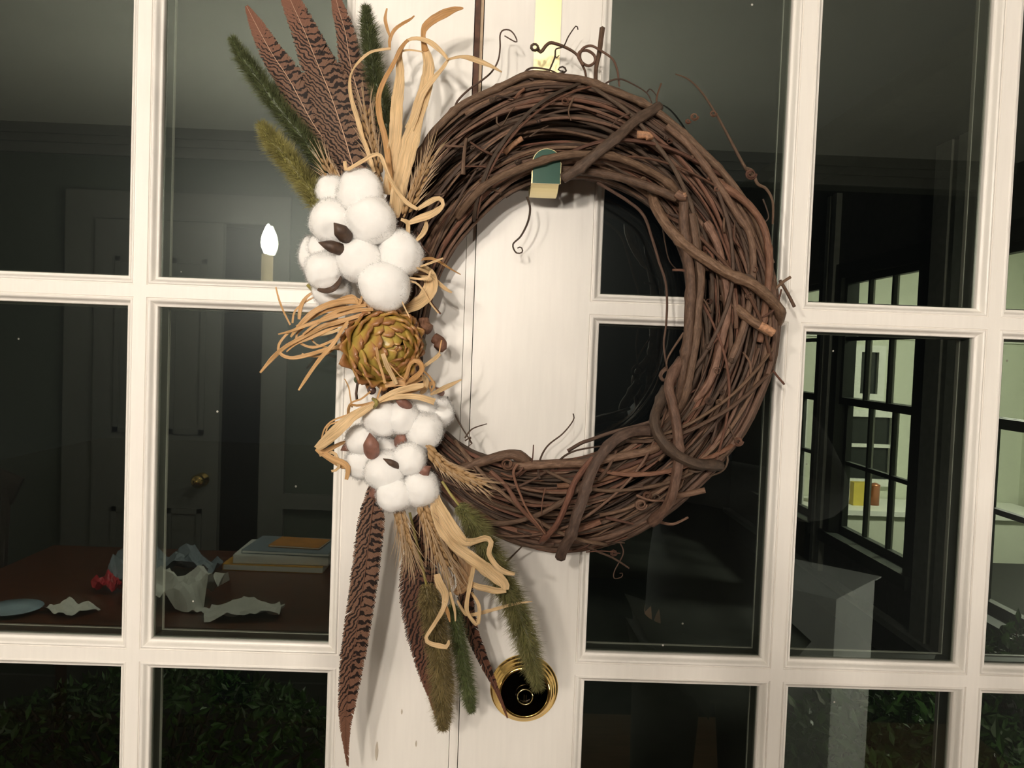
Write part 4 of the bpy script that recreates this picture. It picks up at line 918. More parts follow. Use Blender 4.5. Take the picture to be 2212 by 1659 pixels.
tendril(cv([(305, 860), (330, 800), (420, 710), (520, 640), (600, 570), (650, 480), (665, 380), (665, 280), (690, 240), (740, 240), (780, 280), (795, 335), (700, 285)], *A3), [0.05, 0.04, 0.035, 0.035], 0.0010)
tendril(cv([(960, 385), (990, 412), (1030, 362), (1070, 340), (1150, 362), (1230, 400), (1280, 440), (1310, 500), (1340, 560), (1350, 620)], *A3), [0.035, 0.035, 0.045], 0.0017, 'vine')
coil(*cv([(940, 375)], *A3)[0], 8, 2.5, 0.036, 0.0013, 'vine_dark', 0.8)
tendril(cv([(1330, 520), (1290, 455), (1305, 410), (1360, 402), (1415, 440), (1420, 490), (1370, 525), (1315, 495), (1300, 440), (1325, 385), (1390, 365), (1460, 400), (1560, 470), (1598, 560), (1615, 690)], *A3), [0.045, 0.04, 0.044, 0.045], 0.0015, 'vine')
tendril(cv([(1425, 640), (1430, 540), (1455, 420), (1470, 300), (1480, 225)], *A3), [0.045, 0.03], 0.0019, 'vine', 'twig', (0.9, 1.3))
tendril(cv([(1000, 690), (1050, 580), (1100, 460), (1110, 392), (1170, 370), (1210, 290), (1270, 207), (1285, 237)], *A3), [0.045, 0.03], 0.0009)
tendril(cv([(1100, 440), (1115, 458), (1135, 440)], *A3), 0.035, 0.0006)
tendril(cv([(930, 640), (870, 600), (865, 572), (920, 540), (1050, 555), (1130, 590)], *A3), [0.05, 0.05], 0.0011)
tendril(cv([(1130, 590), (1190, 568), (1170, 532), (1130, 542), (1135, 562), (1170, 566)], *A3), 0.052, 0.0010)
tendril(cv([(1450, 700), (1480, 690), (1530, 650), (1620, 630), (1720, 670), (1830, 740), (1875, 825)], *A3), [0.05, 0.045], 0.0009)
tendril(cv([(1830, 740), (1860, 710), (1910, 762), (1912, 812)], *A3), 0.045, 0.0007)
coil(*cv([(603, 795)], *A3)[0], 7, 2.2, 0.055, 0.0008, 'vine_dark')
tendril(cv([(610, 800), (640, 765), (680, 770), (780, 787)], *A3), 0.056, 0.0009)
tendril(cv([(900, 1090), (970, 1040), (1050, 1000)], *A3), 0.06, 0.0008)
tendril([(1459, 160), (1488, 172), (1517, 201), (1546, 245), (1564, 277), (1589, 324), (1611, 364), (1630, 385)], [0.03, 0.035, 0.045], 0.0013, 'vine', 'twig', (0.5, 1.2))
tendril([(1611, 364), (1626, 371), (1636, 397), (1655, 408), (1669, 437), (1669, 484)], [0.045, 0.045], 0.0017, 'vine', 'twig')
tendril([(1648, 430), (1660, 470), (1640, 485)], 0.045, 0.0009)
coil(1541, 245, 8, 1.6, 0.035, 0.0007); coil(1622, 376, 12, 1.8, 0.046, 0.0011); coil(1500, 252, 9, 1.7, 0.05, 0.0008); coil(1486, 262, 6, 1.6, 0.05, 0.0009)
tendril([(1290, 394), (1354, 433), (1390, 465), (1409, 516), (1423, 563), (1437, 606), (1441, 650), (1439, 700), (1434, 745), (1441, 795)], [0.05, 0.055, 0.06], 0.0015, 'vine')
tendril([(1441, 795), (1432, 802), (1427, 811), (1432, 821), (1445, 818), (1452, 808), (1443, 800)], 0.062, 0.0020, 'vine')
tendril([(1477, 719), (1445, 768), (1440, 788)], 0.062, 0.0013, 'vine')
tendril([(1428, 460), (1436, 520), (1446, 563), (1465, 585)], [0.05, 0.03], 0.0009)
tendril(cv([(840, 740), (830, 680), (850, 590), (900, 510), (1000, 430), (1070, 340), (1068, 296)], *A9), [0.066, 0.05, 0.045], 0.0010)
tendril(cv([(208, 180), (240, 260), (290, 360), (340, 440), (380, 500)], *A9), [0.05, 0.055], 0.0009)
tendril(cv([(330, 462), (380, 400), (480, 365)], *A9), [0.056, 0.045], 0.0008)
tendril(cv([(330, 480), (372, 455), (360, 480), (375, 500), (350, 520)], *A9), 0.056, 0.0007)
tendril(cv([(1030, 550), (1120, 497), (1180, 475), (1340, 420), (1480, 385), (1640, 340)], *A9), [0.055, 0.055, 0.06], 0.0017, 'vine_dark', 'twig', (1, 1))
tendril(cv([(950, 680), (980, 610), (1080, 550), (1270, 515)], *A9), 0.06, 0.0011)
tendril(cv([(690, 640), (660, 700), (700, 830), (760, 960), (820, 1040), (880, 1120)], *A9), [0.07, 0.074], 0.0014, 'vine_red')
tendril(cv([(880, 800), (860, 880), (850, 980)], *A9), [0.072, 0.074], 0.0008, 'vine_red')
tendril(cv([(1090, 1155), (1200, 1220), (1340, 1280), (1450, 1350)], *A9), [0.05, 0.03], 0.0014, 'vine')
tendril(cv([(1100, 1150), (1250, 1165), (1420, 1178)], *A9), [0.05, 0.035], 0.0012, 'vine')
tendril(cv([(1390, 1180), (1410, 1250), (1350, 1370), (1350, 1420), (1400, 1410), (1405, 1385), (1385, 1385)], *A9), [0.035, 0.03], 0.0007, 'vine')
coil(*cv([(1345, 1245)], *A9)[0], 7, 2, 0.035, 0.0012); coil(*cv([(1530, 915)], *A9)[0], 13, 1.7, 0.072, 0.0012, 'vine'); coil(*cv([(620, 640)], *A9)[0], 14, 1.6, 0.066, 0.0011)
tendril(cv([(610, 1310), (680, 1240), (720, 1200)], *A9), [0.03, 0.05], 0.0011)
tendril(cv([(2110, 560), (2122, 620), (2080, 690), (1940, 740)], *A9), [0.045, 0.05], 0.0012, 'vine')
coil(*cv([(2195, 485)], *A9)[0], 10, 2.2, 0.05, 0.0013); tendril(cv([(2120, 350), (2150, 420), (2180, 490)], *A9), 0.06, 0.0009, 'vine')
tendril([(1138, 425), (1145, 450), (1140, 480), (1125, 510), (1108, 528), (1115, 546), (1128, 545), (1126, 534), (1118, 536)], [0.045, 0.03], 0.0011)
tendril(cv([(1700, 900), (1600, 950), (1550, 1010)], *A3), 0.068, 0.0008, 'vine')
tendril(cv([(640, 930), (640, 980), (680, 1000), (740, 900), (780, 850)], *A3), 0.064, 0.0009, 'vine')
tendril(cv([(1250, 780), (1220, 840), (1210, 900), (1230, 960)], *A3), 0.064, 0.0010, 'vine')
tendril(cv([(395, 1100), (375, 1250), (370, 1390)], *A3), [0.066, 0.066], 0.0022, 'vine', 'twig', (0.6, 1)); tendril(cv([(235, 1165), (300, 1165), (380, 1170)], *A3), 0.064, 0.0013, 'vine', 'twig')
tendril(cv([(1290, 1005), (1400, 1030), (1480, 1050)], *A9), [0.072, 0.074], 0.0016, 'vine_red', 'twig')
for k in range(30):
    dg = rnd.uniform(-75, 120); u = rnd.uniform(0.12, 0.92); p = ring(dg, u, 0.0); ri, ro = cyc(RI, dg), cyc(RO, dg); r_ = ri+(ro-ri)*u
    d = 0.0345+0.033*math.sqrt(max(0.05, 1-(2*u-1)**2))
    coil(WC[0]+r_*math.cos(math.radians(dg)), WC[1]-r_*math.sin(math.radians(dg)), rnd.uniform(5, 10), rnd.uniform(1.1, 2.2), d, rnd.uniform(0.0006, 0.0010), rnd.choice(('vine', 'vine_red', 'vine_dark')), 0.5, rnd.uniform(0, 6))
for k in range(70):
    dg = rnd.uniform(0, 360); u = rnd.uniform(0.05, 1.0); ri, ro = cyc(RI, dg), cyc(RO, dg); r_ = ri+(ro-ri)*u
    d = 0.0345+0.033*math.sqrt(max(0.05, 1-(2*u-1)**2)); a = math.radians(dg); x, y = WC[0]+r_*math.cos(a), WC[1]-r_*math.sin(a)
    dirn = math.radians(dg+90+rnd.uniform(-60, 60)); L_ = rnd.uniform(25, 80); cu = rnd.uniform(-0.5, 0.5)
    tendril([(x, y), (x+L_*0.5*math.cos(dirn), y-L_*0.5*math.sin(dirn)), (x+L_*math.cos(dirn+cu), y-L_*math.sin(dirn+cu))], [d, d+0.004, d], rnd.uniform(0.0006, 0.0016), rnd.choice(('vine', 'vine_red', 'vine_dark')), 'twig', (1, 0.7))

# ------------------------------------------------------------------ cotton bolls
rc = random.Random(5)
def ico(sub):
    import bmesh
    bm = bmesh.new(); bmesh.ops.create_icosphere(bm, subdivisions=sub, radius=1.0)
    v = [tuple(p.co) for p in bm.verts]; f = [tuple(q.index for q in fc.verts) for fc in bm.faces]; bm.free(); return v, f
ICO4 = ico(5); ICO1 = ico(1); ICO2 = ico(2)
def bur(tipx, bx, w, d0, d1, mat, parent, name='bract', fold=0.35, n=9):
    """pointed woody bur: tip and base pixels, width in px, depths at tip and base"""
    pts = []; wd = []
    for i in range(n):
        t = i/(n-1); x, y = lerp(bx[0], tipx[0], t), lerp(bx[1], tipx[1], t); d = lerp(d1, d0, t)+0.006*math.sin(PI*t)
        pts.append(U(x, y, d)); wd.append(max(0.0006, pm(w, d)*min(1.0, 1.25*math.sin(PI*min(0.98, 0.18+0.82*t))**0.7 if t < 0.55 else 1.0*(1-((t-0.5)/0.5)**1.8))))
    b = MB(); b.ribbon(pts, wd, [0.0]*n, -fold, 0.0016); return b.build(name, mat, parent)
def boll(label, locks, burs=()):
    cx = sum(l[0] for l in locks)/len(locks); cy_ = sum(l[1] for l in locks)/len(locks)
    r0 = root('cotton_boll', tuple(U(cx, cy_, 0.06)), label=label, cat='cotton boll', group='cotton bolls wired into the wreath')
    fz = MB()
    for li, L in enumerate(locks):
        px, py, rp, d = L[:4]; el = L[4] if len(L) > 4 else (1, 1)
        c_ = U(px, py, d); r = pm(rp*1.12, d); sd = px*0.37+py*0.11
        V = []
        for v in ICO4[0]:
            q = Vector(v); f = 1+0.12*noise.noise(q*1.1+Vector((sd, 0, 0)))+0.03*noise.noise(q*2.6+Vector((0, sd, 0)))
            V.append(c_+Vector((q.x*r*f*el[0], q.y*r*f*0.92, q.z*r*f*el[1])))
        b = MB(); b.add(V, ICO4[1]); b.build('cotton_lock', M['cotton'], r0)
        for k in range(2600):
            q = Vector((rc.gauss(0, 1), rc.gauss(0, 1), rc.gauss(0, 1))).normalized()
            if q.y > 0.6 or q.y < -0.62: continue
            f = 1+0.12*noise.noise(q*1.1+Vector((sd, 0, 0)))+0.03*noise.noise(q*2.6+Vector((0, sd, 0)))
            p = c_+Vector((q.x*r*f*el[0], q.y*r*f*0.92, q.z*r*f*el[1]))*0.985
            tg = q.cross(Vector((rc.gauss(0, 1), rc.gauss(0, 1), rc.gauss(0, 1)))).normalized(); L_ = rc.uniform(0.0015, 0.0045)
            m1 = p+q*L_*0.45+tg*L_*0.5; m2 = p+q*L_*rc.uniform(0.2, 0.7)+tg*L_*1.1
            s_ = q.cross(tg)*0.00009
            fz.add([p+s_, p-s_, m1-s_, m1+s_, m2], [(0, 1, 2, 3), (3, 2, 4)])
    fz.build('fuzz', M['cotton_fuzz'], r0, kind='stuff')
    for bu in burs: bur(*bu[:5], M[bu[5]], r0)
    return r0
boll('topmost cotton boll, under the upright feathers', [(777, 416, 45, 0.082), (716, 418, 34, 0.068), (716, 478, 43, 0.080), (800, 477, 48, 0.086)],
     [((722, 482), (752, 520), 32, 0.104, 0.094, 'bract_dark')])
boll('left cotton boll cupped by a dark curved bur above the artichoke', [(671, 552, 24, 0.062, (0.9, 1.5)), (694, 532, 26, 0.066), (701, 586, 37, 0.082), (718, 628, 36, 0.066)],
     [((689, 524), (746, 541), 26, 0.098, 0.092, 'bract_dark')])
boll('large cotton boll directly above the artichoke', [(775, 560, 46, 0.080), (863, 548, 44, 0.078), (830, 618, 49, 0.084), (792, 520, 34, 0.070)],
     [((868, 612), (895, 604), 18, 0.075, 0.066, 'bract_dark')])
# the curved bur under the left boll
bb = [o for o in COL.objects if o.name == 'cotton_boll.001'][0]
P4 = catmull([(687, 626, 0.094), (705, 629, 0.098), (722, 623, 0.100), (734, 608, 0.096), (737, 598, 0.090)], 14)
b = MB(); b.ribbon([U(*p) for p in P4], [pm(1+11*math.sin(PI*(0.08+0.9*i/13))**0.8, 0.095) for i in range(14)], [0.3]*14, 0.3, 0.0016); b.build('bract', M['bract_dark'], bb)
boll('cotton boll under the raffia tie, upper right of the lower cluster', [(904, 880, 37, 0.064), (946, 890, 30, 0.058), (924, 866, 30, 0.056), (916, 930, 36, 0.078), (896, 960, 26, 0.072)],
     [((942, 838), (955, 852), 16, 0.07, 0.062, 'bract_pink'), ((874, 936), (858, 962), 26, 0.080, 0.074, 'bract_pink')])
boll('wide cotton boll just under the raffia knot', [(828, 902, 36, 0.080, (1.1, 1)), (866, 900, 35, 0.080)],
     [((852, 858), (886, 882), 20, 0.094, 0.086, 'bract_pink')])
boll('left cotton boll of the lower cluster holding an open bur', [(781, 950, 30, 0.070), (780, 1000, 31, 0.066), (833, 1016, 40, 0.080), (830, 975, 30, 0.068)],
     [((737, 972), (772, 955), 26, 0.066, 0.062, 'bract_pink'), ((799, 936), (802, 988), 34, 0.092, 0.090, 'bract_pink'), ((829, 991), (862, 1010), 14, 0.094, 0.090, 'bract_dark')])
boll('single round cotton lock in the middle of the lower cluster', [(884, 991, 32, 0.084)], [((930, 1008), (902, 1028), 28, 0.084, 0.080, 'bract_pink')])
boll('lowest cotton boll, over the hanging feathers', [(852, 1066, 36, 0.082), (908, 1055, 37, 0.080), (880, 1045, 24, 0.074)], [((850, 1046), (802, 1070), 28, 0.078, 0.070, 'bract_pink')])

# ------------------------------------------------------------------ artichoke
AC = U(824, 748, 0.066); AR = pm(80, 0.07); AD = Vector((0.50, -0.86, -0.03)).normalized()
ar = root('artichoke', tuple(AC), label='olive and russet artichoke between the two cotton clusters', cat='artichoke')
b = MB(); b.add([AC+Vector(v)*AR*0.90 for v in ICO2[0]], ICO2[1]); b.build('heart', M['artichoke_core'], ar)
def bract_mesh(name, w, l, curl, seed):
    nu, nv = 5, 6; V = []; UVs = []; Fc = []; rs = random.Random(seed)
    for side in (0, 1):
        for j in range(nv):
            v = j/(nv-1); hw = w*0.5*((0.75+0.5*v) if v < 0.45 else 0.98*max(0.02, 1-((v-0.45)/0.55)**1.7))
            if j == nv-1: hw = w*0.09
            for i in range(nu):
                u = -1+2*i/(nu-1); x = hw*u; y = l*v-0.35*l
                z = -0.5*(x*x)/AR*1.4-0.45*(y*y)/AR+curl*max(0, v-0.55)**2*l*4.0+0.0010*(1-abs(u))*v-side*(0.0010+0.0012*v)
                z += 0.0005*rs.uniform(-1, 1) if side == 0 else 0
                V.append((x+(rs.uniform(-1, 1)*w*0.03 if side == 0 else 0), y, z)); UVs.append((i/(nu-1), v))
    k = nu*nv
    for j in range(nv-1):
        for i in range(nu-1):
            a = j*nu+i; Fc.append((a, a+1, a+nu+1, a+nu)); Fc.append((k+a+1, k+a, k+a+nu, k+a+nu+1))
        a = j*nu; Fc.append((a, a+nu, k+a+nu, k+a)); a = j*nu+nu-1; Fc.append((a+nu, a, k+a, k+a+nu))
    a = (nv-1)*nu
    for i in range(nu-1): Fc.append((a+i, a+i+1, k+a+i+1, k+a+i))
    b = MB(); b.add(V, Fc, UVs); return b.mesh(name, M['artichoke'])
BM_ = [bract_mesh('artichoke_bract_shape', 0.0250, 0.0255, c_, s) for c_, s in ((0.22, 1), (0.32, 2), (0.14, 3), (0.40, 4))]
ra = random.Random(3); NB = 70
e1 = AD.cross(Vector((0, 0, 1))).normalized(); e2 = AD.cross(e1)
for i in range(NB):
    t = (i+0.5)/NB; th = math.acos(1-1.50*t); ph_ = i*2.39996
    nrm = (AD*math.cos(th)+(e1*math.cos(ph_)+e2*math.sin(ph_))*math.sin(th)).normalized()
    up = (AD-AD.dot(nrm)*nrm).normalized() if th > 0.02 else e1
    sx = up.cross(nrm).normalized()
    sc = lerp(0.46, 1.0, min(1, (th/1.15)))*ra.uniform(0.9, 1.1)
    lift = AR*(0.955+0.045*(1-t)+0.02*ra.random())
    tilt = Matrix.Rotation(ra.uniform(0.02, 0.20), 4, 'X')
    m = Matrix(((sx.x, up.x, nrm.x, AC.x+nrm.x*lift), (sx.y, up.y, nrm.y, AC.y+nrm.y*lift), (sx.z, up.z, nrm.z, AC.z+nrm.z*lift), (0, 0, 0, 1)))
    o = bpy.data.objects.new('bract', ra.choice(BM_)); COL.objects.link(o); adopt(o, ar)
    o.matrix_basis = m @ tilt @ Matrix.Diagonal((sc, sc, sc, 1))
b = MB(); b.tube([U(905, 745, 0.035), U(880, 745, 0.05)], 0.008, 10); b.build('stem', M['artichoke_core'], ar)
# small dark berry and hanging bud under the artichoke
for (px, py, r, d, mt, lb) in ((803, 843, 10, 0.075, 'bract_pink', 'small dark glossy berry below the artichoke'), (773, 820, 9, 0.06, 'leaf', 'small green bud hanging left below the artichoke')):
    be = root('berry', tuple(U(px, py, d)), label=lb, cat='berry')
    b = MB(); c_ = U(px, py, d); b.add([c_+Vector(v)*pm(r, d) for v in ICO2[0]], ICO2[1]); b.build('fruit', plain(mt+'_glossy', (0.09, 0.055, 0.045) if mt == 'bract_pink' else (0.055, 0.075, 0.03), 0.15), be)
    b = MB(); P_ = [(px, py+2, d+0.004), (px-4, py+30, d), (px-2, py+46, d)] if mt == 'leaf' else [(px, py, d), (px+10, py-25, d-0.01)]
    b.tube([U(*q) for q in P_], 0.0012, 5); b.build('stalk', M['bract_dark'], be)

# ------------------------------------------------------------------ foxtail grass heads
rf = random.Random(21)
def foxtail(label, axis, rcore, hair, kind, d, stem=None, nb=5600):
    m = len(axis); dep = d if isinstance(d, (list, tuple)) else (d, d)
    ax = [U(*q) for q in catmull([(p[0], p[1], prof(dep, i/(m-1))) for i, p in enumerate(axis)], 40)]
    r0 = root('foxtail_head', tuple(ax[20]), label=label, cat='foxtail grass', group='bristly foxtail heads in the wreath')
    shape = lambda t: (min(1, 0.45+t*5) if t < 0.12 else 1.0)*(1.0 if t < 0.72 else max(0.20, 1-((t-0.72)/0.28)**2*0.72))
    dm = sum(dep)/len(dep); R = pm(rcore, dm); H = pm(hair, dm)
    b = MB(); b.tube(ax, [R*0.62*shape(i/39) for i in range(40)], 8); seedv = MB()
    def at(t):
        x = t*39; i = min(38, int(x)); p = ax[i].lerp(ax[i+1], x-i); T = (ax[i+1]-ax[i]).normalized(); return p, T
    for k in range(620):
        t = rf.random(); p, T = at(t); n1 = T.orthogonal().normalized(); n2 = T.cross(n1); a = rf.uniform(0, 2*PI); rad = n1*math.cos(a)+n2*math.sin(a)
        c_ = p+rad*R*shape(t)*rf.uniform(0.62, 0.98); s_ = R*0.15; dr = (T*0.8+rad*0.6).normalized(); sd = dr.orthogonal().normalized(); s2 = dr.cross(sd)
        b.add([c_-dr*s_, c_+sd*s_*0.55, c_+s2*s_*0.55, c_-sd*s_*0.55, c_-s2*s_*0.55, c_+dr*s_*1.3], [(0, 2, 1), (0, 3, 2), (0, 4, 3), (0, 1, 4), (5, 1, 2), (5, 2, 3), (5, 3, 4), (5, 4, 1)])
    b.build('seed_head', FOX[kind][0], r0, kind='stuff')
    h = MB()
    for k in range(nb):
        t = rf.random(); p, T = at(t); n1 = T.orthogonal().normalized(); n2 = T.cross(n1); a = rf.uniform(0, 2*PI); rad = n1*math.cos(a)+n2*math.sin(a)
        s0 = p+rad*R*shape(t)*rf.uniform(0.35, 0.75); L_ = (R*0.5+H*1.25)*rf.uniform(0.55, 1.2)*max(0.5, shape(t))
        dr = (rad+T*rf.uniform(0.25, 0.95)+Vector((rf.gauss(0, .15), rf.gauss(0, .15), rf.gauss(0, .15)))).normalized()
        sd = dr.cross(Vector((rf.gauss(0, 1), rf.gauss(0, 1), rf.gauss(0, 1)))).normalized()*0.00023
        h.add([s0-sd, s0+sd, s0+dr*L_], [(0, 1, 2)])
    h.build('bristles', FOX[kind][1], r0, kind='stuff')
    if stem:
        sp = MB(); q = catmull([(p[0], p[1], lerp(dep[0]-0.004, dep[0], i/(len(stem)-1))) for i, p in enumerate(stem)], 10); sp.tube([U(*x) for x in q]+[ax[2]], 0.0012, 6); sp.build('stem', M['straw_stem'], r0)
foxtail('dark green foxtail head leaning left of the upright feathers', [(700, 372), (687, 342), (659, 303), (629, 266), (592, 219), (553, 165), (522, 120), (501, 82)], 18, 11, 'dark', (0.055, 0.050))
foxtail('pale olive foxtail head, lowest of the upper three', [(700, 462), (687, 437), (671, 409), (643, 373), (615, 336), (587, 303), (563, 268)], 21, 12, 'olive', (0.070, 0.065))
foxtail('dark foxtail head standing upright right of the feathers', [(840, 300), (836, 269), (825, 213), (811, 168), (802, 112), (794, 56), (791, 14)], 17, 12, 'dark', (0.045, 0.040))
foxtail('longest foxtail head, hanging down over the brass lock', [(990, 1092), (1016, 1122), (1038, 1163), (1060, 1200), (1090, 1264), (1116, 1323), (1139, 1394), (1163, 1486)], 25, 14, 'moss', (0.083, 0.074, 0.062), [(955, 1040), (972, 1066)], 8500)
foxtail('brownish foxtail head hanging in front of the middle feather', [(921, 1262), (934, 1320), (947, 1394), (955, 1488), (957, 1575)], 25, 10, 'brown', (0.070, 0.062), [(885, 1107), (903, 1185)], 7000)
foxtail('slim bright green foxtail head beside the brownish one', [(976, 1306), (988, 1370), (1003, 1450), (1019, 1538)], 16, 9, 'green', (0.058, 0.050), [(958, 1160), (966, 1240)], 4500)

# ------------------------------------------------------------------ pheasant feathers
rp = random.Random(8)
def feather(label, shaft, halfw, d, mat, smat='shaft', nb=150, lean=0.0, asym=(1, 1)):
    m = len(shaft); dep = d if isinstance(d, (list, tuple)) else (d, d)
    n = 60; ax = [U(*q) for q in catmull([(p[0], p[1], prof(dep, i/(m-1))) for i, p in enumerate(shaft)], n)]
    r0 = root('pheasant_feather', tuple(ax[n//2]), label=label, cat='feather', group='barred pheasant feathers in the wreath')
    LEN = [0.0]
    for i in range(1, n): LEN.append(LEN[-1]+(ax[i]-ax[i-1]).length)
    T_ = LEN[-1]; b = MB(); uv2 = []
    def at(t):
        x = max(0, min(0.9999, t))*(n-1); i = int(x); p = ax[i].lerp(ax[i+1], x-i); T = (ax[min(i+2, n-1)]-ax[max(0, i-1)]).normalized(); return p, T
    dm = sum(dep)/len(dep)
    for side in (-1, 1):
        split = 0.0
        for k in range(nb):
            t = (k+0.5)/nb*0.995; p, T = at(t); Nn = Vector((0, -1, 0)); Nn = (Nn-Nn.dot(T)*T).normalized(); B = T.cross(Nn)*(side if T.z > 0 else -side)
            hw = pm(prof(halfw, t), dm)*asym[0 if side < 0 else 1]*rp.uniform(0.94, 1.03)
            if rp.random() < 0.05: hw *= rp.uniform(0.75, 1.12)
            if rp.random() < 0.03: split = rp.uniform(-0.0022, 0.0022)
            split *= 0.93
            fw = hw*1.15+0.001
            width = T_/nb*1.5
            pts = []; V = []; UVs = []; U2 = []
            for j in range(4):
                q = j/3; s_ = hw*q; adv = fw*(q**1.15)*(1-0.25*q); adv = min(adv, (1-t)*T_+0.002)
                c_ = p+B*s_+T*(adv+split*q)+Nn*(lean*s_*side-0.10*s_*q+0.0002*((k % 3)-1))
                w_ = width*(1.0 if j < 3 else 0.45)
                for e in (-0.5, 0.5):
                    V.append(c_+T*w_*e); UVs.append((side*s_*100, (t*T_+adv+w_*e)*100)); U2.append((q, min(1.0, t+adv/T_)))
            b.add(V, [(2*j, 2*j+1, 2*j+3, 2*j+2) for j in range(3)], UVs); uv2 += U2
    o = b.build('vane', M[mat], r0, smooth=False)
    u2 = o.data.uv_layers.new(name='along'); idx = [0]*len(o.data.loops); o.data.loops.foreach_get('vertex_index', idx); fl = []
    for i in idx: fl += uv2[i]
    u2.data.foreach_set('uv', fl)
    s = MB(); s.tube([p+Vector((0, -0.0006, 0)) for p in ax], [pm(lerp(2.3, 0.5, i/(n-1)), dm)*0.55 for i in range(n)], 6); s.build('shaft', M[smat], r0)
HW_ = [16, 36, 42, 40, 33, 26, 18, 9]
feather('left of the three upright barred feathers, tip bending left', [(775, 405), (735, 350), (700, 300), (671, 258), (626, 174), (589, 118), (560, 66), (533, 14)], [20, 32, 36, 36, 34, 31, 27, 22, 15, 2], (0.046, 0.030, 0.020), 'feather')
feather('tallest middle upright barred feather', [(778, 400), (759, 345), (743, 291), (715, 207), (687, 140), (659, 70), (629, 3), (612, -40)], [20, 42, 49, 48, 43, 37, 31, 26, 20, 10], (0.054, 0.036, 0.024), 'feather')
feather('right upright barred feather beside the bright door', [(812, 330), (800, 300), (785, 240), (766, 174), (757, 137), (746, 70), (729, 10), (720, -36)], [18, 30, 34, 31, 27, 24, 21, 17, 11, 3], (0.042, 0.028, 0.018), 'feather')
feather('long barred feather hanging on the left, curved to a point', [(818, 1040), (810, 1070), (803, 1115), (792, 1208), (777, 1320), (760, 1432), (747, 1544), (747, 1600), (751, 1654)], [18, 30, 31, 31, 30, 29, 25, 18, 9, 1.5], (0.062, 0.055, 0.045), 'feather_low', 'shaft_dark', 190)
feather('wide dark barred feather hanging behind the brown foxtail', [(915, 1100), (911, 1170), (905, 1250), (908, 1338), (919, 1413), (930, 1488), (941, 1545)], [22, 40, 43, 40, 34, 26, 12, 1.5], (0.050, 0.045), 'feather_dark', 'shaft_dark', 160)
feather('narrow reddish feather whose tip crosses the brass lock', [(985, 1140), (1000, 1230), (1012, 1338), (1038, 1413), (1072, 1488), (1096, 1550)], [14, 18, 19, 17, 13, 6, 1.5], (0.045, 0.035, 0.03), 'feather_dark', 'shaft_dark', 130, 0.5)

# ------------------------------------------------------------------ wheat ears
rw = random.Random(17)
gv = MB(); V = []
for v in ICO1[0]:
    q = Vector(v); k = 1-0.55*max(0, q.y)**1.5; V.append((q.x*0.0019*k, q.y*0.0047, q.z*0.0019*k))
gv.add(V, ICO1[1], [((v[0]+1)*0.5, v[1]) for v in ICO1[0]]); GRAIN = gv.mesh('wheat_grain_shape', M['wheat'])
def wheat(label, axis, d, ng=24, awn=70, spread=0.35, gs=1.0, wid=0.0034):
    m = len(axis); dep = d if isinstance(d, (list, tuple)) else (d, d)
    ax = [U(*q) for q in catmull([(p[0], p[1], prof(dep, i/(m-1))) for i, p in enumerate(axis)], 30)]
    r0 = root('wheat_ear', tuple(ax[15]), label=label, cat='wheat ear', group='dried wheat ears in the wreath')
    s = MB(); s.tube(ax, 0.0009, 5); s.build('stalk', M['wheat'], r0); aw = MB(); AL = pm(awn, 0.06)
    for k in range(ng):
        t = 0.12+0.86*k/(ng-1); x = t*29; i = min(28, int(x)); p = ax[i].lerp(ax[i+1], x-i); T = (ax[i+1]-ax[i]).normalized()
        Nn = Vector((0, -1, 0)); Nn = (Nn-Nn.dot(T)*T).normalized(); B = T.cross(Nn)
        ang = (k % 3-1)*1.05+rw.uniform(-0.25, 0.25); out = (B*math.sin(ang)*1.0+Nn*math.cos(ang)*0.8)
        taper = 1.0 if t < 0.75 else lerp(1, 0.6, (t-0.75)/0.25)
        c_ = p+out*wid*taper; dr = (T+out*spread).normalized(); sx = dr.cross(Nn).normalized(); sz = sx.cross(dr)
        o = bpy.data.objects.new('grain', GRAIN); COL.objects.link(o); adopt(o, r0); g = gs*rw.uniform(0.85, 1.15)*taper
        o.matrix_basis = Matrix(((sx.x, dr.x, sz.x, c_.x), (sx.y, dr.y, sz.y, c_.y), (sx.z, dr.z, sz.z, c_.z), (0, 0, 0, 1))) @ Matrix.Diagonal((g, g, g, 1))
        for q in range(3):
            L_ = AL*rw.uniform(0.5, 1.1); da = (T+out*spread*rw.uniform(0.3, 1.3)+Vector((rw.gauss(0, .07), rw.gauss(0, .07), rw.gauss(0, .07)))).normalized(); s0 = c_+dr*0.003
            mid = s0+da*L_*0.5; end = s0+da*L_+out*L_*0.05; sd = da.cross(Nn).normalized()*0.00032
            aw.add([s0-sd, s0+sd, mid+sd*0.8, mid-sd*0.8, end], [(0, 1, 2, 3), (3, 2, 4)], [(0, 0), (.05, 0), (.05, 1), (0, 1), (.02, 2)])
    aw.build('awns', M['awn'], r0, kind='stuff')
wheat('upper wheat ear between the feathers and the corn husks', [(826, 392), (813, 352), (799, 295), (790, 232)], 0.068, 26, 62)
wheat('upper wheat ear right of the corn husks, against the wreath', [(872, 470), (893, 425), (912, 380), (930, 338)], 0.080, 24, 60)
wheat('wheat awns poking out left above the top cotton boll', [(752, 430), (735, 405), (712, 370), (700, 345)], 0.066, 16, 48)
wheat('wheat ear pointing right across the lower wreath', [(920, 962), (954, 1000), (990, 1021), (1013, 1033), (1046, 1047)], 0.090, 28, 46, gs=1.15)
wheat('pale wheat ear hanging beside the left long feather', [(858, 1082), (866, 1115), (876, 1155), (886, 1198)], 0.076, 26, 74, gs=1.1)
wheat('brown wheat ear hanging left of the lower corn husk', [(905, 1075), (922, 1120), (940, 1170), (964, 1225)], 0.080, 30, 78, gs=1.15)
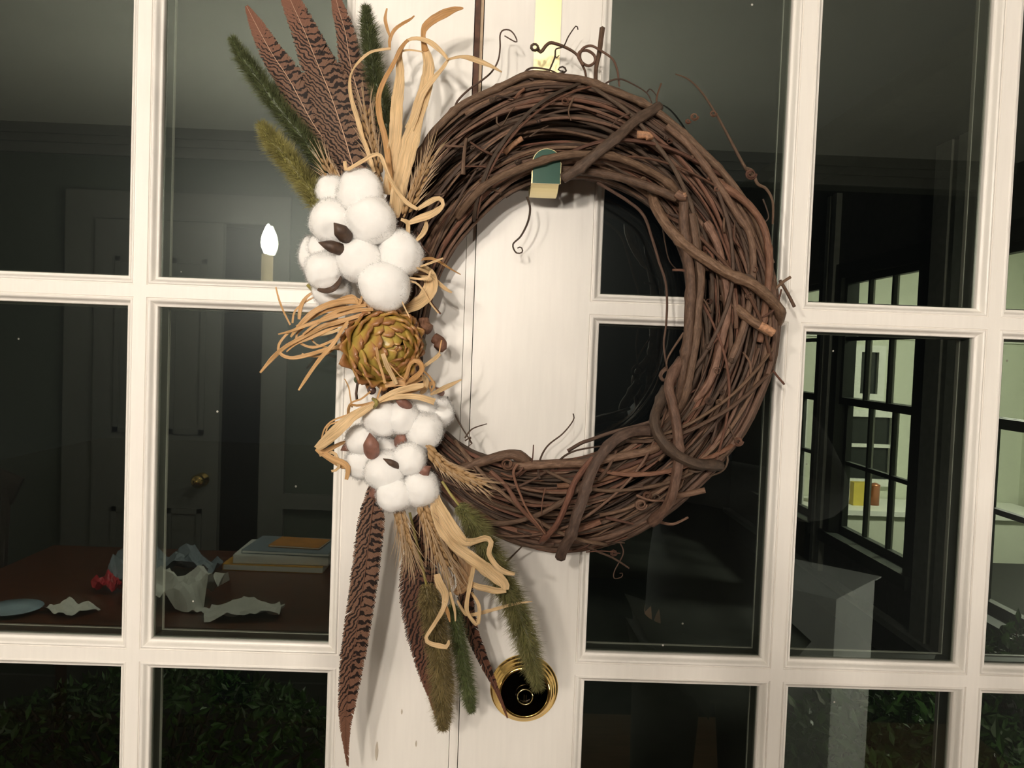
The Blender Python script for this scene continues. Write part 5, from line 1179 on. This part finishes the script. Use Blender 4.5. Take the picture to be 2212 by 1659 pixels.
wheat('wheat ear hidden half behind the lower corn husk', [(930, 1080), (948, 1140), (972, 1196), (985, 1236)], 0.074, 24, 60)

# ------------------------------------------------------------------ corn husks
rh = random.Random(31)
def strip_h(parent, pts, wid, d, mat='husk', fold=0.18, roll=0.5, name='leaf_strip', n=None, th=0.00035, jit=0.004):
    m = len(pts); dep = d if isinstance(d, (list, tuple)) else (d, d); tot = sum(math.dist(pts[i], pts[i-1]) for i in range(1, m)); n = n or max(10, int(tot/8))
    sd = rh.uniform(0, 99)
    q = catmull([(p[0], p[1], prof(dep, i/(m-1)), prof(wid, i/(m-1))) for i, p in enumerate(pts)], n)
    P_ = [U(x[0], x[1], x[2]+jit*nz(i*0.22, sd)) for i, x in enumerate(q)]
    b = MB(); b.ribbon(P_, [max(0.0004, pm(x[3], x[2])*(1+0.16*nz(i*0.5, sd+2))) for i, x in enumerate(q)], [roll*(1.2*nz(i*0.13, sd+4)) for i in range(n)], fold, th)
    return b.build(name, M[mat], parent)
def husk_thing(label, loc, strips, name='corn_husk', cat='corn husk', group='dried corn husks in the wreath'):
    r0 = root(name, tuple(U(*loc)), label=label, cat=cat, group=group)
    for s in strips: strip_h(r0, *s[0:3], **(s[3] if len(s) > 3 else {}))
    return r0
husk_thing('tall corn husk whose tan tip bends right at the top', (880, 300, 0.07), [
    ([(850, 470), (862, 410), (884, 320), (905, 240), (921, 185), (926, 140), (918, 107)], [24, 34, 36, 30, 27, 22, 15], (0.074, 0.078, 0.070, 0.066), dict(fold=0.22, roll=0.35)),
    ([(918, 110), (914, 80), (918, 60), (935, 44), (960, 30), (984, 20), (1001, 18)], [15, 10, 15, 18, 17, 11, 3], (0.066, 0.062), dict(mat='husk_tan', fold=0.2, roll=0.4)),
    ([(884, 280), (896, 250), (912, 205), (934, 174), (954, 150), (968, 129)], [20, 18, 15, 12, 9, 5], (0.076, 0.072), dict(fold=0.15)),
    ([(968, 129), (982, 125), (998, 123), (1018, 127), (1040, 135), (1064, 145), (1084, 156)], [5, 6, 8, 13, 12, 8, 3], (0.072, 0.060), dict(fold=0.2))])
husk_thing('corn husk left of the tall one, its strip looping over', (856, 250, 0.07), [
    ([(838, 420), (848, 350), (855, 290), (858, 224), (864, 168), (863, 122)], [22, 27, 28, 26, 20, 11], (0.070, 0.074, 0.066), dict(fold=0.22, roll=0.35)),
    ([(863, 122), (868, 103), (880, 88), (900, 83), (928, 91), (954, 112), (968, 129)], [10, 8, 7, 8, 11, 9, 5], (0.066, 0.074), dict(mat='husk', fold=0.12)),
    ([(881, 86), (866, 105), (849, 140), (830, 174), (818, 210), (820, 252), (830, 290), (838, 340), (846, 410)], [5, 9, 9, 10, 12, 13, 13, 12, 10], (0.070, 0.076), dict(mat='husk_tan', fold=0.15)),
    ([(862, 112), (884, 108), (912, 112)], [5, 4, 3], 0.068)])
husk_thing('thin twisted husk strand curling in front of the right upper feather', (780, 180, 0.075), [
    ([(808, 372), (794, 325), (783, 294), (771, 252), (760, 215), (756, 182), (760, 157), (777, 132), (800, 113), (825, 107), (844, 105)], [8, 9, 10, 11, 10, 9, 8, 7, 6, 6, 5], (0.076, 0.080, 0.076), dict(mat='husk', roll=0.9)),
    ([(842, 108), (842, 86), (853, 64), (872, 50), (886, 42), (895, 34)], [5, 7, 8, 7, 5, 3], (0.076, 0.07), dict(mat='husk_tan', roll=0.8)),
    ([(842, 78), (836, 60), (832, 40), (836, 18)], [4, 7, 7, 3], 0.073, dict(mat='husk_tan'))])
husk_thing('narrow husk curl across the top of the upper cotton', (850, 400, 0.095), [
    ([(745, 348), (746, 360), (750, 367), (766, 358), (785, 347), (806, 335), (822, 336), (833, 364), (845, 392), (856, 410), (878, 437), (902, 452)], [6, 8, 8, 8, 8, 8, 8, 8, 9, 9, 9, 7], (0.094, 0.098, 0.092), dict(roll=0.7)),
    ([(902, 452), (922, 440), (943, 429), (954, 432), (957, 443), (946, 455), (928, 465), (902, 474), (884, 482)], [7, 11, 12, 10, 9, 14, 16, 14, 9], (0.092, 0.085), dict(roll=0.5)),
    ([(919, 474), (921, 486), (914, 504), (897, 522)], [4, 9, 11, 6], (0.084, 0.08)),
    ([(866, 474), (880, 480), (882, 492), (881, 508)], [6, 10, 10, 9], (0.086, 0.08))])
husk_thing('broad cupped husk right under the upper cotton', (900, 620, 0.07), [
    ([(886, 588), (914, 586), (930, 600), (931, 624), (914, 648), (888, 664), (862, 674)], [14, 24, 30, 32, 30, 24, 12], (0.060, 0.074, 0.066), dict(mat='husk', fold=0.25, roll=0.3)),
    ([(880, 606), (900, 612), (916, 630), (930, 655), (947, 676)], [4, 4, 4, 4, 3], (0.08, 0.078)),
    ([(906, 562), (930, 558), (950, 566), (972, 580), (995, 593)], [5, 6, 6, 4, 2], (0.08, 0.06), dict(mat='husk_tan')),
    ([(908, 576), (930, 568), (957, 558)], [4, 5, 4], 0.08), ([(900, 579), (920, 586), (940, 602), (957, 620), (976, 632)], [4, 5, 5, 9, 4], (0.082, 0.065)),
    ([(866, 645), (876, 668), (885, 686)], [2, 3, 2], 0.09), ([(884, 600), (908, 603), (925, 600), (930, 585)], [4, 6, 5, 3], 0.082)])
husk_thing('large pale husk hanging down from the lower cotton', (1000, 1180, 0.085), [
    ([(938, 1058), (950, 1092), (966, 1122), (984, 1150), (1004, 1170), (1026, 1168), (1050, 1162), (1061, 1172), (1056, 1196), (1074, 1224), (1092, 1236), (1112, 1240)], [14, 22, 26, 26, 20, 14, 13, 11, 11, 12, 11, 6], (0.080, 0.094, 0.092), dict(roll=0.5)),
    ([(933, 1066), (940, 1100), (952, 1140), (978, 1174), (1010, 1198), (1042, 1222), (1070, 1244), (1090, 1262), (1093, 1274)], [12, 20, 20, 22, 26, 30, 28, 22, 12], (0.082, 0.088, 0.090), dict(roll=0.4)),
    ([(1093, 1274), (1074, 1276), (1053, 1271), (1030, 1266), (1016, 1257), (1020, 1240)], [12, 14, 16, 15, 12, 6], (0.088, 0.084)),
    ([(1023, 1226), (1018, 1250), (1012, 1280), (1008, 1309), (1012, 1327), (1030, 1348), (1035, 1325), (1034, 1305), (1018, 1279)], [9, 10, 9, 9, 8, 9, 8, 8, 5], (0.09, 0.084)),
    ([(988, 1297), (998, 1316), (1012, 1328), (1053, 1320), (1109, 1305), (1150, 1299)], [4, 7, 8, 8, 6, 2], (0.088, 0.075)),
    ([(960, 1163), (985, 1180), (1004, 1219), (1002, 1262), (982, 1282)], [18, 38, 42, 30, 10], (0.072, 0.076), dict(mat='husk_brown', fold=0.25))])
husk_thing('small bent husk curl over the brownish foxtail', (950, 1330, 0.09), [
    ([(944, 1240), (950, 1262), (962, 1284), (958, 1314), (940, 1346), (920, 1378), (930, 1390), (950, 1395), (965, 1397), (970, 1383)], [14, 18, 17, 11, 9, 8, 9, 11, 10, 4], (0.088, 0.092), dict(roll=0.8)),
    ([(972, 1279), (982, 1316), (984, 1342)], [6, 6, 3], 0.088), ([(958, 1300), (966, 1320), (972, 1344)], [8, 9, 3], 0.088, dict(mat='husk_tan'))])

# ------------------------------------------------------------------ raffia bundles
def raffia(label, loc, strands, cat='raffia'):
    r0 = root('raffia_bundle', tuple(U(*loc)), label=label, cat=cat, group='raffia bundles in the wreath')
    for s in strands: strip_h(r0, s[0], s[1], s[2], mat=(s[3] if len(s) > 3 else 'raffia'), name='strand', fold=0.12, roll=0.9, th=0.0003, jit=0.003)
    return r0
up = [([(803, 664), (770, 650), (735, 652), (700, 662), (668, 682), (640, 712), (628, 728)], [8, 14, 14, 13, 12, 8, 4], (0.085, 0.082, 0.076)),
      ([(806, 668), (760, 672), (715, 686), (670, 700), (632, 714), (601, 722)], [7, 10, 9, 8, 6, 3], (0.088, 0.084, 0.074)),
      ([(800, 674), (750, 690), (700, 706), (655, 728), (618, 748), (590, 772), (562, 805)], [7, 9, 8, 8, 9, 10, 4], (0.086, 0.080, 0.070)),
      ([(770, 735), (735, 748), (700, 756), (660, 768), (628, 773), (606, 764), (602, 746), (622, 720), (660, 700)], [6, 8, 8, 9, 8, 7, 6, 5, 4], (0.080, 0.078, 0.072)),
      ([(752, 694), (738, 715), (718, 745), (694, 772), (668, 808), (645, 843)], [8, 10, 9, 9, 8, 4], (0.094, 0.090, 0.078)),
      ([(775, 690), (720, 708), (670, 730), (640, 742), (619, 760)], [6, 8, 8, 7, 3], (0.082, 0.074)),
      ([(760, 712), (720, 735), (680, 750), (650, 742), (640, 724), (660, 704)], [4, 6, 6, 5, 5, 4], (0.078, 0.074)),
      ([(646, 690), (650, 662), (664, 640), (684, 628)], [6, 9, 7, 4], (0.072, 0.066)), ([(632, 698), (636, 674), (654, 656), (682, 640)], [4, 4, 4, 3], (0.07, 0.066)),
      ([(596, 620), (602, 645), (612, 672), (627, 702)], [3, 4, 4, 4], (0.06, 0.072)), ([(782, 640), (776, 658), (764, 640), (742, 644), (724, 652)], [5, 7, 7, 8, 6], (0.088, 0.082)),
      ([(784, 668), (740, 664), (700, 674), (665, 692), (640, 706)], [6, 9, 8, 8, 6], (0.080, 0.074), 'husk_tan'), ([(765, 686), (715, 696), (672, 716), (636, 734)], [5, 7, 6, 4], (0.084, 0.076)),
      ([(790, 660), (756, 664), (716, 678), (680, 702), (655, 722)], [6, 9, 9, 7, 4], (0.090, 0.082)), ([(758, 702), (716, 718), (678, 726), (652, 738)], [5, 7, 6, 4], (0.084, 0.076), 'husk'),
      ([(740, 738), (705, 764), (675, 770), (652, 764)], [4, 6, 5, 3], (0.074, 0.07)), ([(745, 756), (716, 752), (684, 744), (672, 726), (690, 714)], [4, 6, 5, 5, 3], (0.076, 0.07), 'husk')]
raffia('upper raffia bundle fanning left of the artichoke', (720, 700, 0.08), up)
st_ = root('straw_stick', tuple(U(690, 640, 0.06)), label='short olive straw stick poking from under the left cotton boll', cat='straw')
b = MB(); b.tube([U(665, 615, 0.055), U(690, 643, 0.058), U(716, 669, 0.06)], 0.0017, 8); b.build('stick_body', M['straw_stem'], st_)
lo = [([(809, 872), (835, 858), (866, 846), (905, 836), (940, 826)], [7, 16, 20, 16, 8], (0.092, 0.096, 0.080)), ([(809, 872), (842, 860), (878, 856), (906, 858), (939, 868)], [6, 10, 12, 13, 16], (0.096, 0.104, 0.102), 'husk'),
      ([(809, 870), (845, 850), (885, 838), (915, 832)], [6, 12, 16, 10], (0.098, 0.100), 'husk'), ([(930, 852), (948, 844), (972, 832), (997, 820)], [6, 10, 9, 3], (0.082, 0.06), 'husk'),
      ([(813, 872), (790, 884), (760, 902), (728, 930), (702, 954), (684, 969)], [6, 16, 24, 26, 24, 14], (0.096, 0.094, 0.086), 'husk'), ([(806, 868), (776, 886), (744, 908), (714, 936)], [5, 10, 14, 8], (0.088, 0.078)),
      ([(684, 968), (700, 980), (722, 992), (742, 1000), (752, 1012), (748, 1036)], [12, 15, 13, 12, 11, 8], (0.080, 0.076)), ([(692, 978), (712, 970), (736, 958), (760, 950)], [7, 9, 8, 4], (0.078, 0.072)),
      ([(690, 984), (708, 978), (724, 980), (732, 1010), (716, 1018)], [6, 7, 7, 7, 5], (0.076, 0.072), 'husk'), ([(700, 986), (720, 998), (744, 1010), (760, 1002)], [5, 8, 7, 4], (0.074, 0.07)),
      ([(800, 876), (752, 896), (720, 908), (702, 925), (694, 950)], [3, 4, 4, 4, 3], (0.086, 0.07)), ([(790, 884), (745, 906), (712, 918), (704, 938), (712, 948)], [3, 4, 4, 4, 2], (0.086, 0.07)),
      ([(806, 868), (776, 876), (756, 876), (754, 905)], [3, 5, 5, 3], (0.084, 0.07), 'husk_tan'), ([(800, 846), (780, 862), (762, 868), (752, 880), (750, 902)], [4, 4, 4, 4, 2], (0.082, 0.068)),
      ([(744, 818), (753, 836), (757, 860), (761, 880)], [2, 3, 3, 3], (0.05, 0.07)), ([(813, 750), (818, 780), (826, 806), (832, 828)], [6, 6, 6, 6], (0.106, 0.100)),
      ([(827, 764), (836, 790), (848, 812), (856, 830)], [10, 11, 10, 9], (0.110, 0.100), 'husk'), ([(872, 824), (880, 806), (886, 786), (898, 779), (909, 786), (911, 800), (896, 816), (874, 828)], [8, 9, 9, 10, 11, 11, 12, 8], (0.100, 0.106, 0.098), 'husk_tan'),
      ([(912, 794), (926, 784), (940, 774), (950, 764)], [7, 8, 9, 8], (0.094, 0.085), 'husk'), ([(949, 764), (951, 750), (954, 735)], [3, 3, 3], 0.084), ([(914, 800), (930, 816), (938, 834), (930, 846)], [4, 5, 5, 4], (0.09, 0.08)),
      ([(908, 806), (924, 822), (930, 842)], [4, 5, 4], (0.09, 0.08)), ([(828, 792), (838, 786), (850, 796), (864, 812), (876, 820)], [2, 3, 3, 3, 2], 0.106), ([(832, 834), (856, 828), (884, 826), (912, 818)], [8, 14, 14, 8], (0.094, 0.092)),
      ([(812, 868), (820, 846), (824, 836)], [4, 5, 4], 0.094), ([(912, 812), (920, 822), (916, 842), (908, 850)], [10, 12, 12, 6], (0.088, 0.082), 'husk')]
rl = raffia('lower raffia bundle tied in a knot beneath the artichoke', (800, 880, 0.085), lo)
b = MB(); b.tube([U(*q) for q in catmull([(806, 862, 0.092), (812, 866, 0.102), (813, 874, 0.103), (808, 880, 0.092)], 8)], 0.0015, 6); b.build('tie_wire', M['straw_stem'], rl)
